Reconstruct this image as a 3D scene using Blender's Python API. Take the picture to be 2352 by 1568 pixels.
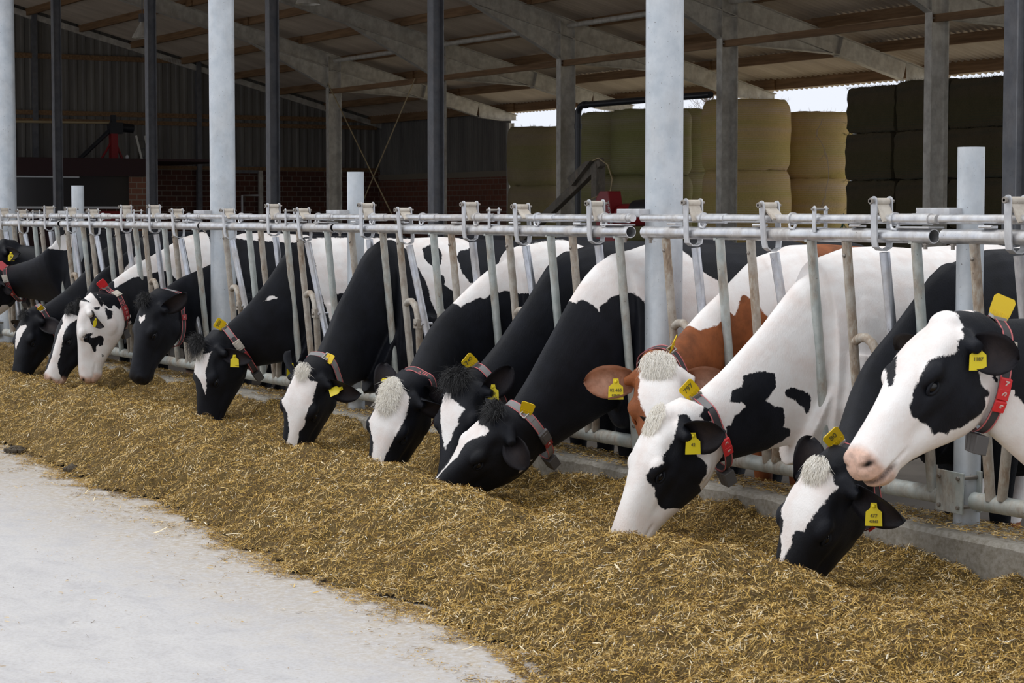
# Dairy cows eating silage through a self-locking feed fence, open steel barn behind.
import bpy, math, random
import numpy as np
from mathutils import Vector, Matrix
from mathutils.bvhtree import BVHTree
from mathutils.geometry import tessellate_polygon

for o in list(bpy.data.objects): bpy.data.objects.remove(o)
scene = bpy.context.scene
COL = scene.collection
PI = math.pi

# ---------------------------------------------------------------- camera
cam_d = bpy.data.cameras.new('camera'); cam = bpy.data.objects.new('camera', cam_d); COL.objects.link(cam)
PSI = math.radians(29.6); TH = math.atan(294/4800.)
fwd = Vector((-math.cos(PSI)*math.cos(TH), math.sin(PSI)*math.cos(TH), -math.sin(TH)))
cam.location = (0, -5.63, 1.45)
cam.rotation_euler = fwd.to_track_quat('-Z', 'Y').to_euler()
cam_d.sensor_width = 36; cam_d.lens = 36*4800/2352.
cam_d.clip_start = .1; cam_d.clip_end = 400
cam_d.dof.use_dof = True; cam_d.dof.focus_distance = 11.5; cam_d.dof.aperture_fstop = 16
scene.camera = cam

# ---------------------------------------------------------------- sky, light, exposure
world = bpy.data.worlds.new('overcast_sky'); scene.world = world; world.use_nodes = True
wt = world.node_tree; wt.nodes.clear()
wo = wt.nodes.new('ShaderNodeOutputWorld'); wb = wt.nodes.new('ShaderNodeBackground')
wtc = wt.nodes.new('ShaderNodeTexCoord'); wsx = wt.nodes.new('ShaderNodeSeparateXYZ'); wcr = wt.nodes.new('ShaderNodeValToRGB')
wt.links.new(wtc.outputs['Generated'], wsx.inputs[0]); wt.links.new(wsx.outputs['Z'], wcr.inputs[0])
wcr.color_ramp.elements[0].position = 0.0; wcr.color_ramp.elements[0].color = (.80, .84, .93, 1)
wcr.color_ramp.elements[1].position = .6; wcr.color_ramp.elements[1].color = (.97, .985, 1.0, 1)
wt.links.new(wcr.outputs[0], wb.inputs[0]); wb.inputs[1].default_value = 1.08
wt.links.new(wb.outputs[0], wo.inputs[0])
sun_d = bpy.data.lights.new('cloud_veiled_sun', 'SUN'); sun = bpy.data.objects.new('cloud_veiled_sun', sun_d); COL.objects.link(sun)
sun_d.energy = .95; sun_d.angle = math.radians(28); sun_d.color = (1, .985, .96)
sun.rotation_euler = Vector((.40, .50, -1.0)).to_track_quat('-Z', 'Y').to_euler()
scene.view_settings.view_transform = 'Standard'; scene.view_settings.look = 'None'
scene.view_settings.gamma = 1; scene.view_settings.use_curve_mapping = False
scene.view_settings.exposure = 0.0

# ---------------------------------------------------------------- helpers
def tag(o, label=None, cat=None, group=None, kind=None):
    if label: o['label'] = label
    if cat: o['category'] = cat
    if group: o['group'] = group
    if kind: o['kind'] = kind
    return o

def empty(name, loc=(0, 0, 0), parent=None):
    o = bpy.data.objects.new(name, None); COL.objects.link(o); o.location = loc
    o.empty_display_size = .1
    if parent: o.parent = parent
    return o

def link(name, me, parent=None):
    o = bpy.data.objects.new(name, me); COL.objects.link(o)
    if parent:
        o.parent = parent; 
        o.matrix_parent_inverse = Matrix.Translation(-world_loc(parent))
    return o

def world_loc(o):
    v = Vector(o.location); p = o.parent
    return v if p is None else v   # meshes of parts carry world coordinates; their roots only translate

class MB:
    """collects shapes and links them as one mesh"""
    def __init__(s): s.v = []; s.f = []; s.m = []
    def add(s, vs, fs, m=0):
        b = len(s.v); s.v.extend([tuple(map(float, x)) for x in vs]); s.f.extend([tuple(i+b for i in f) for f in fs]); s.m.extend([m]*len(fs)); return s
    def box(s, c, d, rot=None, m=0):
        x, y, z = d[0]/2, d[1]/2, d[2]/2
        vs = [Vector((i*x, j*y, k*z)) for i in (-1, 1) for j in (-1, 1) for k in (-1, 1)]
        if rot is not None: vs = [rot @ v for v in vs]
        vs = [v+Vector(c) for v in vs]
        return s.add(vs, [(0,1,3,2),(4,6,7,5),(0,4,5,1),(2,3,7,6),(0,2,6,4),(1,5,7,3)], m)
    def tube(s, pts, r, n=12, m=0, cap=True, r2=None, up=None):
        pts = [Vector(p) for p in pts]; k = len(pts)
        rr = r if isinstance(r, (list, tuple)) else [r]*k
        prev = None; vs = []
        for i, p in enumerate(pts):
            t = (pts[min(i+1, k-1)]-pts[max(i-1, 0)]).normalized()
            if prev is None:
                a = Vector(up) if up else (Vector((0, 0, 1)) if abs(t.z) < .9 else Vector((0, 1, 0)))
            else: a = prev
            a = (a-t*a.dot(t)).normalized(); prev = a; b = t.cross(a)
            q = rr[i]; q2 = q if r2 is None else (r2[i] if isinstance(r2, (list, tuple)) else r2)
            for j in range(n):
                g = 2*PI*j/n; vs.append(p+a*(q*math.cos(g))+b*(q2*math.sin(g)))
        fs = [(i*n+j, i*n+(j+1) % n, (i+1)*n+(j+1) % n, (i+1)*n+j) for i in range(k-1) for j in range(n)]
        if cap: fs += [tuple(range(n-1, -1, -1)), tuple((k-1)*n+j for j in range(n))]
        return s.add(vs, fs, m)
    def prism(s, prof, origin, ax, ay, az, length, m=0):
        """prof: 2-D outline in ax/ay, extruded +-length/2 along az"""
        o = Vector(origin); ax, ay, az = Vector(ax), Vector(ay), Vector(az); n = len(prof)
        vs = [o+ax*p[0]+ay*p[1]-az*length/2 for p in prof]+[o+ax*p[0]+ay*p[1]+az*length/2 for p in prof]
        tri = tessellate_polygon([[Vector((p[0], p[1], 0)) for p in prof]])
        fs = [tuple(t) for t in tri]+[tuple(i+n for i in reversed(t)) for t in tri]
        fs += [(i, i+n, (i+1) % n+n, (i+1) % n) for i in range(n)]
        return s.add(vs, fs, m)
    def ball(s, c, r, n=12, m=0, rot=None):
        r = (r, r, r) if not isinstance(r, (tuple, list)) else r
        vs = []; k = n//2
        for i in range(k+1):
            a = PI*i/k
            for j in range(n):
                b = 2*PI*j/n; v = Vector((r[0]*math.sin(a)*math.cos(b), r[1]*math.sin(a)*math.sin(b), r[2]*math.cos(a)))
                if rot is not None: v = rot @ v
                vs.append(v+Vector(c))
        fs = [(i*n+j, (i+1)*n+j, (i+1)*n+(j+1) % n, i*n+(j+1) % n) for i in range(k) for j in range(n)]
        return s.add(vs, fs, m)
    def text(s, body, origin, ax, ay, size, depth=.0015, m=1):
        """lettering as solid geometry; ax = reading direction, ay = letter up"""
        ax = Vector(ax).normalized(); ay = Vector(ay); ay = (ay-ax*ay.dot(ax)).normalized(); az = ax.cross(ay)
        cu = bpy.data.curves.new('lettering', 'FONT'); cu.body = body; cu.size = size; cu.extrude = depth
        cu.align_x = 'CENTER'; cu.align_y = 'CENTER'; cu.resolution_u = 3; cu.offset = size*.012
        ob = bpy.data.objects.new('lettering', cu); COL.objects.link(ob)
        me = bpy.data.meshes.new_from_object(ob.evaluated_get(bpy.context.evaluated_depsgraph_get()))
        vs = [Vector(origin)+ax*v.co.x+ay*v.co.y+az*v.co.z for v in me.vertices]
        fs = [tuple(p.vertices) for p in me.polygons]
        bpy.data.objects.remove(ob); bpy.data.meshes.remove(me); bpy.data.curves.remove(cu)
        return s.add(vs, fs, m)
    def mesh(s, name, mats, smooth=True, ang=35):
        me = bpy.data.meshes.new(name); me.from_pydata(s.v, [], s.f)
        for mt in (mats if isinstance(mats, (list, tuple)) else [mats]): me.materials.append(mt)
        me.polygons.foreach_set('material_index', s.m)
        me.polygons.foreach_set('use_smooth', [smooth]*len(s.f))
        me.update()
        if smooth: me.set_sharp_from_angle(angle=math.radians(ang))
        return me
    def build(s, name, mats, parent=None, smooth=True, bevel=0, ang=35):
        o = link(name, s.mesh(name, mats, smooth, ang), parent)
        if bevel:
            b = o.modifiers.new('bevel', 'BEVEL'); b.width = bevel; b.segments = 2; b.limit_method = 'ANGLE'; b.angle_limit = math.radians(50)
        return o

def at_origin(o):
    """top-level single mesh: put its origin at its own centre base"""
    me = o.data; n = len(me.vertices); a = np.empty(n*3); me.vertices.foreach_get('co', a); a = a.reshape(-1, 3)
    c = np.array([(a[:, 0].min()+a[:, 0].max())/2, (a[:, 1].min()+a[:, 1].max())/2, a[:, 2].min()])
    me.vertices.foreach_set('co', (a-c).ravel()); me.update(); o.location = c; return o

# ---------------------------------------------------------------- materials
def mat(name, color=(.5, .5, .5), rough=.6, metal=0, spec=.5, **k):
    m = bpy.data.materials.new(name); m.use_nodes = True; n = m.node_tree
    b = n.nodes['Principled BSDF']; b.inputs['Base Color'].default_value = (*color, 1); b.inputs['Roughness'].default_value = rough
    b.inputs['Metallic'].default_value = metal; b.inputs['Specular IOR Level'].default_value = spec
    return m
def N(m, t, **k):
    n = m.node_tree.nodes.new(t)
    for a, b in k.items(): setattr(n, a, b)
    return n
def L(m, a, b): m.node_tree.links.new(a, b)
def bsdf(m): return m.node_tree.nodes['Principled BSDF']
def noise(m, scale, detail=4, rough=.55, vec=None, dist=0):
    n = N(m, 'ShaderNodeTexNoise'); n.inputs['Scale'].default_value = scale; n.inputs['Detail'].default_value = detail
    n.inputs['Roughness'].default_value = rough; n.inputs['Distortion'].default_value = dist
    if vec is not None: L(m, vec, n.inputs['Vector'])
    return n
def ramp(m, fac, stops, interp='LINEAR'):
    r = N(m, 'ShaderNodeValToRGB'); cr = r.color_ramp; cr.interpolation = interp
    while len(cr.elements) < len(stops): cr.elements.new(.5)
    for e, (p, c) in zip(cr.elements, stops): e.position = p; e.color = (*c, 1) if len(c) == 3 else c
    L(m, fac, r.inputs[0]); return r
def mapping(m, src='Object', scale=(1, 1, 1), rot=(0, 0, 0)):
    tc = N(m, 'ShaderNodeTexCoord'); mp = N(m, 'ShaderNodeMapping'); mp.inputs['Scale'].default_value = scale; mp.inputs['Rotation'].default_value = rot
    L(m, tc.outputs[src], mp.inputs[0]); return mp.outputs[0]
def geopos(m, scale=(1, 1, 1)):
    g = N(m, 'ShaderNodeNewGeometry'); mp = N(m, 'ShaderNodeMapping'); mp.inputs['Scale'].default_value = scale
    L(m, g.outputs['Position'], mp.inputs[0]); return mp.outputs[0]
def mix(m, fac, a, b, blend='MIX'):
    x = N(m, 'ShaderNodeMix'); x.data_type = 'RGBA'; x.blend_type = blend
    for s, v in ((0, fac), (6, a), (7, b)):
        if isinstance(v, (int, float)): x.inputs[s].default_value = v
        elif isinstance(v, tuple): x.inputs[s].default_value = (*v, 1)
        else: L(m, v, x.inputs[s])
    return x.outputs[2]
def math_(m, op, a, b=None, c=None, clamp=False):
    x = N(m, 'ShaderNodeMath'); x.operation = op; x.use_clamp = clamp
    for i, v in enumerate((a, b, c)):
        if v is None: continue
        if isinstance(v, (int, float)): x.inputs[i].default_value = v
        else: L(m, v, x.inputs[i])
    return x.outputs[0]
def bump(m, h, strength=.3, dist=.01):
    b = N(m, 'ShaderNodeBump'); b.inputs['Strength'].default_value = strength; b.inputs['Distance'].default_value = dist
    L(m, h, b.inputs['Height']); L(m, b.outputs[0], bsdf(m).inputs['Normal']); return b

def galvanised(name, c1, c2, rust=0., rough=.42, metal=.55, scale=18):
    m = mat(name, c1, rough, metal)
    v = geopos(m); n = noise(m, scale, 5, .6, v); r = ramp(m, n.outputs[0], [(.35, c2), (.62, c1)])
    col = r.outputs[0]
    n2 = noise(m, 55, 3, .6, geopos(m, (1, 1, .35)))
    if rust > 0:
        n3 = noise(m, 7, 6, .65, geopos(m, (1, 1, .45)), 0)
        f = math_(m, 'MULTIPLY', ramp(m, n3.outputs[0], [(.44, (0, 0, 0)), (.6, (1, 1, 1))]).outputs[0], rust)
        rc = ramp(m, n2.outputs[0], [(.3, (.20, .15, .11)), (.5, (.34, .26, .19)), (.66, (.47, .44, .38))])
        col = mix(m, f, col, rc.outputs[0])
        rr = math_(m, 'ADD', math_(m, 'MULTIPLY', f, .35), rough, clamp=True); L(m, rr, bsdf(m).inputs['Roughness'])
        mm = math_(m, 'SUBTRACT', metal, math_(m, 'MULTIPLY', f, metal)); L(m, mm, bsdf(m).inputs['Metallic'])
    n4 = noise(m, 90, 2, .5, v); spots = ramp(m, n4.outputs[0], [(.70, (1, 1, 1)), (.76, (.45, .42, .40))])
    col = mix(m, 1.0, col, spots.outputs[0], 'MULTIPLY')
    L(m, col, bsdf(m).inputs['Base Color']); bump(m, n2.outputs[0], .15, .002)
    return m

M = {}
M['rail'] = galvanised('galvanised_rail', (.74, .75, .77), (.56, .57, .60), .40, .30, .8)
M['bar'] = galvanised('weathered_fence_bar', (.50, .53, .51), (.38, .42, .41), .75, .5, .35)
M['bar_rust'] = galvanised('rusty_fence_bar', (.50, .47, .42), (.36, .31, .26), 1., .55, .25)
M['swing'] = galvanised('worn_swing_bar', (.58, .60, .64), (.44, .46, .52), .45, .28, .75)
M['post'] = galvanised('galvanised_post', (.62, .66, .70), (.50, .55, .60), .12, .45, .35, 9)
M['latch'] = galvanised('latch_steel', (.62, .63, .65), (.50, .51, .54), .2, .42, .4)
M['plate'] = galvanised('latch_plate', (.62, .57, .50), (.48, .43, .37), .3, .6, .1)
M['steel'] = galvanised('frame_steel', (.68, .655, .59), (.48, .46, .41), .25, .5, .25, 6)
M['steel_dark'] = galvanised('painted_column_steel', (.16, .165, .18), (.11, .115, .13), .1, .5, .2, 6)
M['bolt'] = mat('bolt', (.30, .27, .24), .45, .7)
M['cable'] = mat('tension_rod', (.48, .38, .22), .5, .3)
M['black_pipe'] = mat('black_pipe', (.02, .022, .028), .35)
M['red'] = mat('red_paint', (.30, .015, .02), .4)
M['red_dark'] = mat('dark_red_beam', (.035, .010, .012), .6)
M['white_letter'] = mat('white_lettering', (.75, .75, .75), .5)
M['dark_letter'] = mat('faded_black_lettering', (.16, .13, .03), .6)

m = M['timber'] = mat('timber', (.25, .15, .07), .75)
n = noise(m, 3, 6, .6, geopos(m, (.35, 6, 6))); r = ramp(m, n.outputs[0], [(.3, (.14, .075, .032)), (.7, (.30, .175, .085))]); L(m, r.outputs[0], bsdf(m).inputs['Base Color'])

m = M['roof'] = mat('fibre_cement_roof', (.5, .45, .38), .8)
n = noise(m, .9, 5, .6, geopos(m, (2.5, .5, 1))); r = ramp(m, n.outputs[0], [(.3, (.52, .43, .33)), (.7, (.72, .62, .50))]); L(m, r.outputs[0], bsdf(m).inputs['Base Color'])

m = M['clad'] = mat('profiled_cladding', (.25, .24, .22), .7)
n = noise(m, 1.6, 4, .6, geopos(m, (2, 2, .25))); r = ramp(m, n.outputs[0], [(.3, (.13, .12, .11)), (.7, (.23, .215, .19))]); L(m, r.outputs[0], bsdf(m).inputs['Base Color'])

def brick(name, c1, c2, mortar, axis):
    m = mat(name, c1, .85); tc = N(m, 'ShaderNodeNewGeometry'); sp = N(m, 'ShaderNodeSeparateXYZ'); cb = N(m, 'ShaderNodeCombineXYZ')
    L(m, tc.outputs['Position'], sp.inputs[0]); L(m, sp.outputs[axis], cb.inputs[0]); L(m, sp.outputs['Z'], cb.inputs[1])
    b = N(m, 'ShaderNodeTexBrick'); L(m, cb.outputs[0], b.inputs['Vector'])
    b.inputs['Color1'].default_value = (*c1, 1); b.inputs['Color2'].default_value = (*c2, 1); b.inputs['Mortar'].default_value = (*mortar, 1)
    b.inputs['Scale'].default_value = 1; b.inputs['Brick Width'].default_value = .30; b.inputs['Row Height'].default_value = .15; b.inputs['Mortar Size'].default_value = .011
    L(m, b.outputs['Color'], bsdf(m).inputs['Base Color']); return m
M['brick_y'] = brick('brick_gable', (.13, .045, .028), (.085, .032, .022), (.24, .20, .16), 'Y')
M['brick_x'] = brick('brick_side', (.20, .07, .042), (.15, .055, .035), (.22, .17, .13), 'X')

m = M['concrete'] = mat('feed_alley_concrete', (.5, .5, .5), .75)
v = geopos(m)
n1 = noise(m, .55, 6, .62, v); n2 = noise(m, 5, 8, .7, geopos(m, (.9, 1.3, 1)), .6); n3 = noise(m, 70, 4, .7, v)
c = ramp(m, n1.outputs[0], [(.32, (.44, .437, .465)), (.68, (.62, .605, .61))]).outputs[0]
c = mix(m, .65, c, ramp(m, n2.outputs[0], [(.3, (.36, .355, .385)), (.5, (.55, .54, .55)), (.75, (.69, .675, .665))]).outputs[0])
c = mix(m, .3, c, ramp(m, n3.outputs[0], [(.35, (.42, .38, .33)), (.55, (.66, .65, .65))]).outputs[0])
# straw dust trodden in beside the feed
sx = N(m, 'ShaderNodeSeparateXYZ'); L(m, v, sx.inputs[0])
d = math_(m, 'ADD', sx.outputs['Y'], math_(m, 'MULTIPLY', n2.outputs[0], 1.1))
df = N(m, 'ShaderNodeMapRange'); L(m, d, df.inputs[0]); df.inputs[1].default_value = -2.45; df.inputs[2].default_value = -1.55
nd = noise(m, 28, 6, .8, geopos(m, (1.2, 1, 1)))
dd = math_(m, 'MULTIPLY', df.outputs[0], ramp(m, nd.outputs[0], [(.38, (0, 0, 0)), (.58, (1, 1, 1))]).outputs[0])
c = mix(m, math_(m, 'MULTIPLY', dd, .8), c, (.36, .27, .15))
L(m, c, bsdf(m).inputs['Base Color']); bump(m, n3.outputs[0], .25, .003)

m = M['curb'] = mat('curb_concrete', (.35, .33, .29), .85)
v = geopos(m); n1 = noise(m, 4, 8, .7, v); n2 = noise(m, 45, 5, .7, v)
c = ramp(m, n1.outputs[0], [(.3, (.13, .115, .09)), (.5, (.24, .22, .18)), (.72, (.38, .37, .35))]).outputs[0]
c = mix(m, .4, c, ramp(m, n2.outputs[0], [(.35, (.18, .16, .12)), (.6, (.45, .43, .40))]).outputs[0]); L(m, c, bsdf(m).inputs['Base Color']); bump(m, n2.outputs[0], .5, .004)

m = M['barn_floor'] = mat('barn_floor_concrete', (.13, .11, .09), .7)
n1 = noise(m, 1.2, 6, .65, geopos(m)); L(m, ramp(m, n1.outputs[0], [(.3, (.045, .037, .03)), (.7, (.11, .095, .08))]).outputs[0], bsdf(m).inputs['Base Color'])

def bale_mat(name, c1, c2, net, horiz=True):
    m = mat(name, c1, .9); v = mapping(m); n1 = noise(m, 5, 8, .75, v); n2 = noise(m, 60, 4, .8, mapping(m, scale=(1, 1, .8)))
    c = ramp(m, n1.outputs[0], [(.3, c2), (.7, c1)]).outputs[0]
    c = mix(m, .45, c, ramp(m, n2.outputs[0], [(.3, tuple(x*.4 for x in c2)), (.65, tuple(min(1, x*1.35) for x in c1))]).outputs[0])
    sp = N(m, 'ShaderNodeSeparateXYZ'); L(m, v, sp.inputs[0])
    w = math_(m, 'SINE', math_(m, 'MULTIPLY', math_(m, 'ADD', sp.outputs['Z'], math_(m, 'MULTIPLY', n1.outputs[0], .02)), 150))
    n5 = noise(m, 1.8, 2, .5, mapping(m, scale=(.2, .2, 1.)))
    f = math_(m, 'MULTIPLY', math_(m, 'MULTIPLY', math_(m, 'GREATER_THAN', w, .35), ramp(m, n5.outputs[0], [(.36, (.12, .12, .12)), (.5, (1, 1, 1))]).outputs[0]), .42)
    c = mix(m, f, c, net)
    n6 = noise(m, 2.3, 2, .5, mapping(m, scale=(.15, .15, 1.3))); c = mix(m, .42, c, ramp(m, n6.outputs[0], [(.40, tuple(a*b for a, b in zip(c1, (.8, .95, .5)))), (.55, c1), (.66, tuple(a*b for a, b in zip(net, (.95, .85, .80))))]).outputs[0])
    L(m, c, bsdf(m).inputs['Base Color']); bump(m, n2.outputs[0], .8, .02); return m
M['bale_gold'] = bale_mat('hay_bale_golden', (.78, .56, .24), (.50, .34, .13), (.80, .68, .60))
M['bale_brown'] = bale_mat('hay_bale_brown', (.38, .30, .17), (.19, .145, .075), (.34, .29, .24))
M['bale_green'] = bale_mat('hay_bale_greenish', (.36, .33, .15), (.20, .18, .07), (.52, .47, .42))
M['bale_dark'] = bale_mat('square_bale_dark', (.115, .085, .045), (.045, .036, .020), (.020, .055, .045))
M['twine'] = mat('pale_twine', (.60, .48, .38), .8)
M['twine_green'] = mat('green_twine', (.01, .13, .09), .7)
# ================================================================ ground, barn shell
def struct(o): o['kind'] = 'structure'; return o

mb = MB(); mb.add([(-75, -60, 0), (25, -60, 0), (25, -.12, 0), (-75, -.12, 0)], [(0, 1, 2, 3)]); struct(mb.build('floor', M['concrete'], smooth=False))
mb = MB(); mb.box((-27, 11.2, -.17), (84, 22.3, .1)); struct(mb.build('floor_barn', M['barn_floor'], smooth=False))
mb = MB(); mb.add([(-120, 22.3, -.1), (60, 22.3, -.1), (60, 90, -.1), (-120, 90, -.1)], [(0, 1, 2, 3)])
yard = mat('yard_ground', (.62, .55, .43), .9); struct(mb.build('floor_yard', yard, smooth=False))

# kerb between feed table and cow alley, worn edge
rnd = random.Random(3); mb = MB(); xs = np.arange(-24, -1.9, .06); vs = []
for x in xs:
    a = rnd.uniform(-.004, .004); b = rnd.uniform(-.005, .005)
    vs += [(x, -.125+a*.4, -.02), (x, -.128+a, .185+b), (x, -.112+a, .203+b), (x, .17, .205), (x, .17, -.18)]
n = 5; fs = [(i*n+j, i*n+j+1, (i+1)*n+j+1, (i+1)*n+j) for i in range(len(xs)-1) for j in range(n-1)]+[(0, 1, 2, 3, 4)[::-1], tuple((len(xs)-1)*n+j for j in range(5))]
mb.add(vs, fs); kerb = mb.build('concrete_kerb', M['curb'], smooth=False); tag(kerb, 'low concrete kerb running along the foot of the feed fence', 'kerb')

# ---- portal frames
FX = [-14.40-5.735*k for k in range(7)]
RY, EY = 7.85, 22.1
def zr(y): return 4.1+.262*(EY-y) if y >= RY else 4.1+.262*(EY-RY)-.262*(RY-y)
def ibeam(mb, p0, p1, depth_dir, width_dir, h, w, tf=.014, tw=.010, m=0, taper=None):
    """I-section between two points; h along depth_dir, flanges w along width_dir"""
    p0, p1 = Vector(p0), Vector(p1); D, Wv = Vector(depth_dir), Vector(width_dir)
    prof = [(-w/2, -h/2), (w/2, -h/2), (w/2, -h/2+tf), (tw/2, -h/2+tf), (tw/2, h/2-tf), (w/2, h/2-tf), (w/2, h/2), (-w/2, h/2), (-w/2, h/2-tf), (-tw/2, h/2-tf), (-tw/2, -h/2+tf), (-w/2, -h/2+tf)]
    vs = []
    for p in (p0, p1): vs += [p+Wv*a+D*b for a, b in prof]
    mb.add(vs, [(i, (i+1) % 12, (i+1) % 12+12, i+12) for i in range(12)]+[(0, 1, 2, 11), (3, 4, 9, 10), (5, 6, 7, 8), (12, 23, 14, 13), (15, 22, 21, 16), (17, 20, 19, 18)], m)
names = ['nearest', 'second nearest', 'third', 'fourth', 'fifth', 'sixth', 'farthest']
spot = ['at the dark square bales', 'behind the thickest round column', 'at the golden hay bales', 'at the black pipe and sloping arm', 'right of the crossed rods', 'beside the crossed rods', 'next to the gable wall']
for k, x in enumerate(FX):
    r = empty('steel_portal', (x, 11, 0)); tag(r, f'{names[k]} galvanised steel portal frame of the barn, {spot[k]}', 'steel frame', 'portal frames of the barn')
    yB = RY; mb = MB(); ibeam(mb, (x, yB, -.12), (x, yB, zr(yB)-.40), (0, 1, 0), (1, 0, 0), .17, .17, .014, .010); mb.build('column', M['steel_dark'], r, smooth=False)
    mb = MB(); ibeam(mb, (x, 16.87, -.12), (x, 16.87, zr(16.87)-.05), (0, 1, 0), (1, 0, 0), .36, .17, .016, .012)
    for yy in (-.165, .165): mb.box((x, 16.87+yy*1.02, zr(16.87)-.95), (.16, .012, .04))
    mb.box((x, 16.87, zr(16.87)-.92), (.16, .34, .014)); mb.box((x, 16.87, zr(16.87)-.42), (.16, .34, .014)); mb.build('column', M['steel'], r, smooth=False)
    mb = MB(); ibeam(mb, (x, EY-.05, -.12), (x, EY-.05, 3.86), (0, 1, 0), (1, 0, 0), .16, .14); mb.build('column', M['steel'], r, smooth=False)
    mb = MB(); s = math.hypot(1, .262); nd = Vector((0, .262/s, 1/s))
    ibeam(mb, Vector((x, RY, zr(RY)))-nd*.18, Vector((x, EY-1.0, zr(EY-1.0)))-nd*.18, nd, (1, 0, 0), .36, .17, .014, .009)
    # tapered tip over the eave
    a = [(EY-1.0, zr(EY-1.)), (EY+.12, zr(EY+.12)), (EY+.12, zr(EY+.12)-.13), (EY-.35, zr(EY-.35)-.27), (EY-1.0, zr(EY-1.)-.37)]
    mb.prism([(p[0], p[1]) for p in a], (x, 0, 0), (0, 1, 0), (0, 0, 1), (1, 0, 0), .010)
    for q0, q1 in ((a[0], a[1]), (a[3], a[4]), (a[2], a[3])):
        c = Vector((x, (q0[0]+q1[0])/2, (q0[1]+q1[1])/2)); an = math.atan2(q1[1]-q0[1], q1[0]-q0[0]); mb.box(c, (.17, math.hypot(q1[0]-q0[0], q1[1]-q0[1]), .014), Matrix.Rotation(an, 3, 'X'))
    for yy in (19.45,): mb.box((x, yy, zr(yy)-.19), (.17, .016, .40), Matrix.Rotation(-.256, 3, 'X'))
    mb.build('rafter', M['steel'], r, smooth=False)
    for (y0, y1, dd) in ((14.6, 16.69, .50), (19.3, 17.05, .50)):
        mb = MB(); za, zb = zr(y0)-.37, zr(y1)-.37
        mb.prism([(y0, za), (y1, zb), (y1, zb-dd)] if y0 < y1 else [(y1, zb), (y0, za), (y1, zb-dd)], (x, 0, 0), (0, 1, 0), (0, 0, 1), (1, 0, 0), .010)
        c = Vector((x, (y0+y1)/2, (za+zb-dd)/2)); an = math.atan2(zb-dd-za, y1-y0); mb.box(c, (.17, math.hypot(y1-y0, zb-dd-za), .014), Matrix.Rotation(an, 3, 'X'))
        mb.build('haunch', M['steel'], r, smooth=False)
    # front slope
    mb = MB(); nd2 = Vector((0, -.262/s, 1/s)); ibeam(mb, Vector((x, RY, zr(RY)))-nd2*.18, Vector((x, -.9, zr(-.9)))-nd2*.18, nd2, (1, 0, 0), .36, .17, .014, .009); mb.build('rafter', M['steel'], r, smooth=False)

# ---- purlins, ties, roof
ordn = ['lowest', 'second lowest', 'third lowest', 'fourth lowest', 'fifth lowest', 'sixth lowest', 'seventh lowest', 'eighth lowest', 'ninth lowest', 'topmost']
for i in range(10):
    y = 21.95-1.5*i; mb = MB(); xx = [-57.1]+[f+random.Random(i).uniform(-.2, .2) for f in FX[::-1]][:-1]+[-14.3]
    h = .26 if i == 0 else .19
    for a, b, q in zip(xx, xx[1:], range(99)): mb.box(((a+b)/2, y+(.025 if q % 2 else -.025), zr(y)+h/2), (b-a+.6, .09, h))
    o = at_origin(mb.build('roof_purlin', M['timber'], smooth=False)); tag(o, f'{ordn[i]} timber purlin under the rear roof, counted from the open eave', 'purlin', 'timber purlins')
for i in range(6):
    y = 6.6-1.5*i; mb = MB(); mb.box((-35.6, y, zr(y)+.095), (43, .09, .19)); o = at_origin(mb.build('roof_purlin', M['timber'], smooth=False))
    tag(o, f'timber purlin under the front roof slope, {["nearest the ridge","second from the ridge","third from the ridge","fourth from the ridge","second from the front eave","at the front eave"][i]}', 'purlin', 'timber purlins')
for i in range(len(FX)-1):
    x0, x1 = FX[i], FX[i+1]; mb = MB(); mb.box(((x0+x1)/2, 16.80, 4.55), (5.72, .10, .12)); o = at_origin(mb.build('tie_beam', M['timber'], smooth=False))
    tag(o, f'brown tie beam joining the inner columns of the {names[i]} and {names[i+1]} steel frames', 'tie beam', 'tie beams between the inner columns')
    mb = MB(); mb.tube([(x0-.1, 16.87, 5.32), (x1+.1, 16.87, 5.32)], .055, 12); o = at_origin(mb.build('strut_tube', M['steel'])); tag(o, f'grey tube strut high between the {names[i]} and {names[i+1]} steel frames', 'strut', 'tube struts between frames')

def corrugated(name, x0, x1, ya, yb, material):
    xs = np.arange(x0, x1, .0295); am = .028; vs = []
    for x in xs:
        z = am*math.cos(2*PI*x/.177); vs += [(x, ya, zr(ya)+.225+z), (x, yb, zr(yb)+.225+z)]
    mb = MB(); mb.add(vs, [(2*i, 2*i+1, 2*i+3, 2*i+2) for i in range(len(xs)-1)])
    return mb.build(name, material, ang=80)
struct(corrugated('ceiling', -57.3, -13.9, RY, 22.65, M['roof'])); struct(corrugated('ceiling_front', -57.3, -13.9, -1.0, RY, M['roof']))

# ---- gable wall and rear side wall
def cladding(mb, pts, axis, zf, n_per=4, pitch=.25):
    """trapezoid-profiled sheet; pts along, zf(t) -> (z0, z1)"""
    vs = []; out = (1, 0) if axis == 'y' else (0, -1)
    for t in pts:
        k = (t/pitch) % 1; d = .0 if k < .12 or k > .38 else .035
        z0, z1 = zf(t)
        p = (-57.2+d, t) if axis == 'y' else (t, 22.25-d)
        vs += [(p[0], p[1], z0), (p[0], p[1], z1)]
    mb.add(vs, [(2*i, 2*i+1, 2*i+3, 2*i+2) for i in range(len(pts)-1)])
mb = MB(); cladding(mb, np.arange(-1, 22.26, .03125), 'y', lambda t: (2.66, zr(t)+.24)); struct(mb.build('wall_left', M['clad'], smooth=False))
mb = MB(); mb.box((-57.28, 10.6, 1.31), (.24, 23.4, 2.86)); struct(mb.build('wall_left_brick', M['brick_y'], smooth=False))
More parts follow.
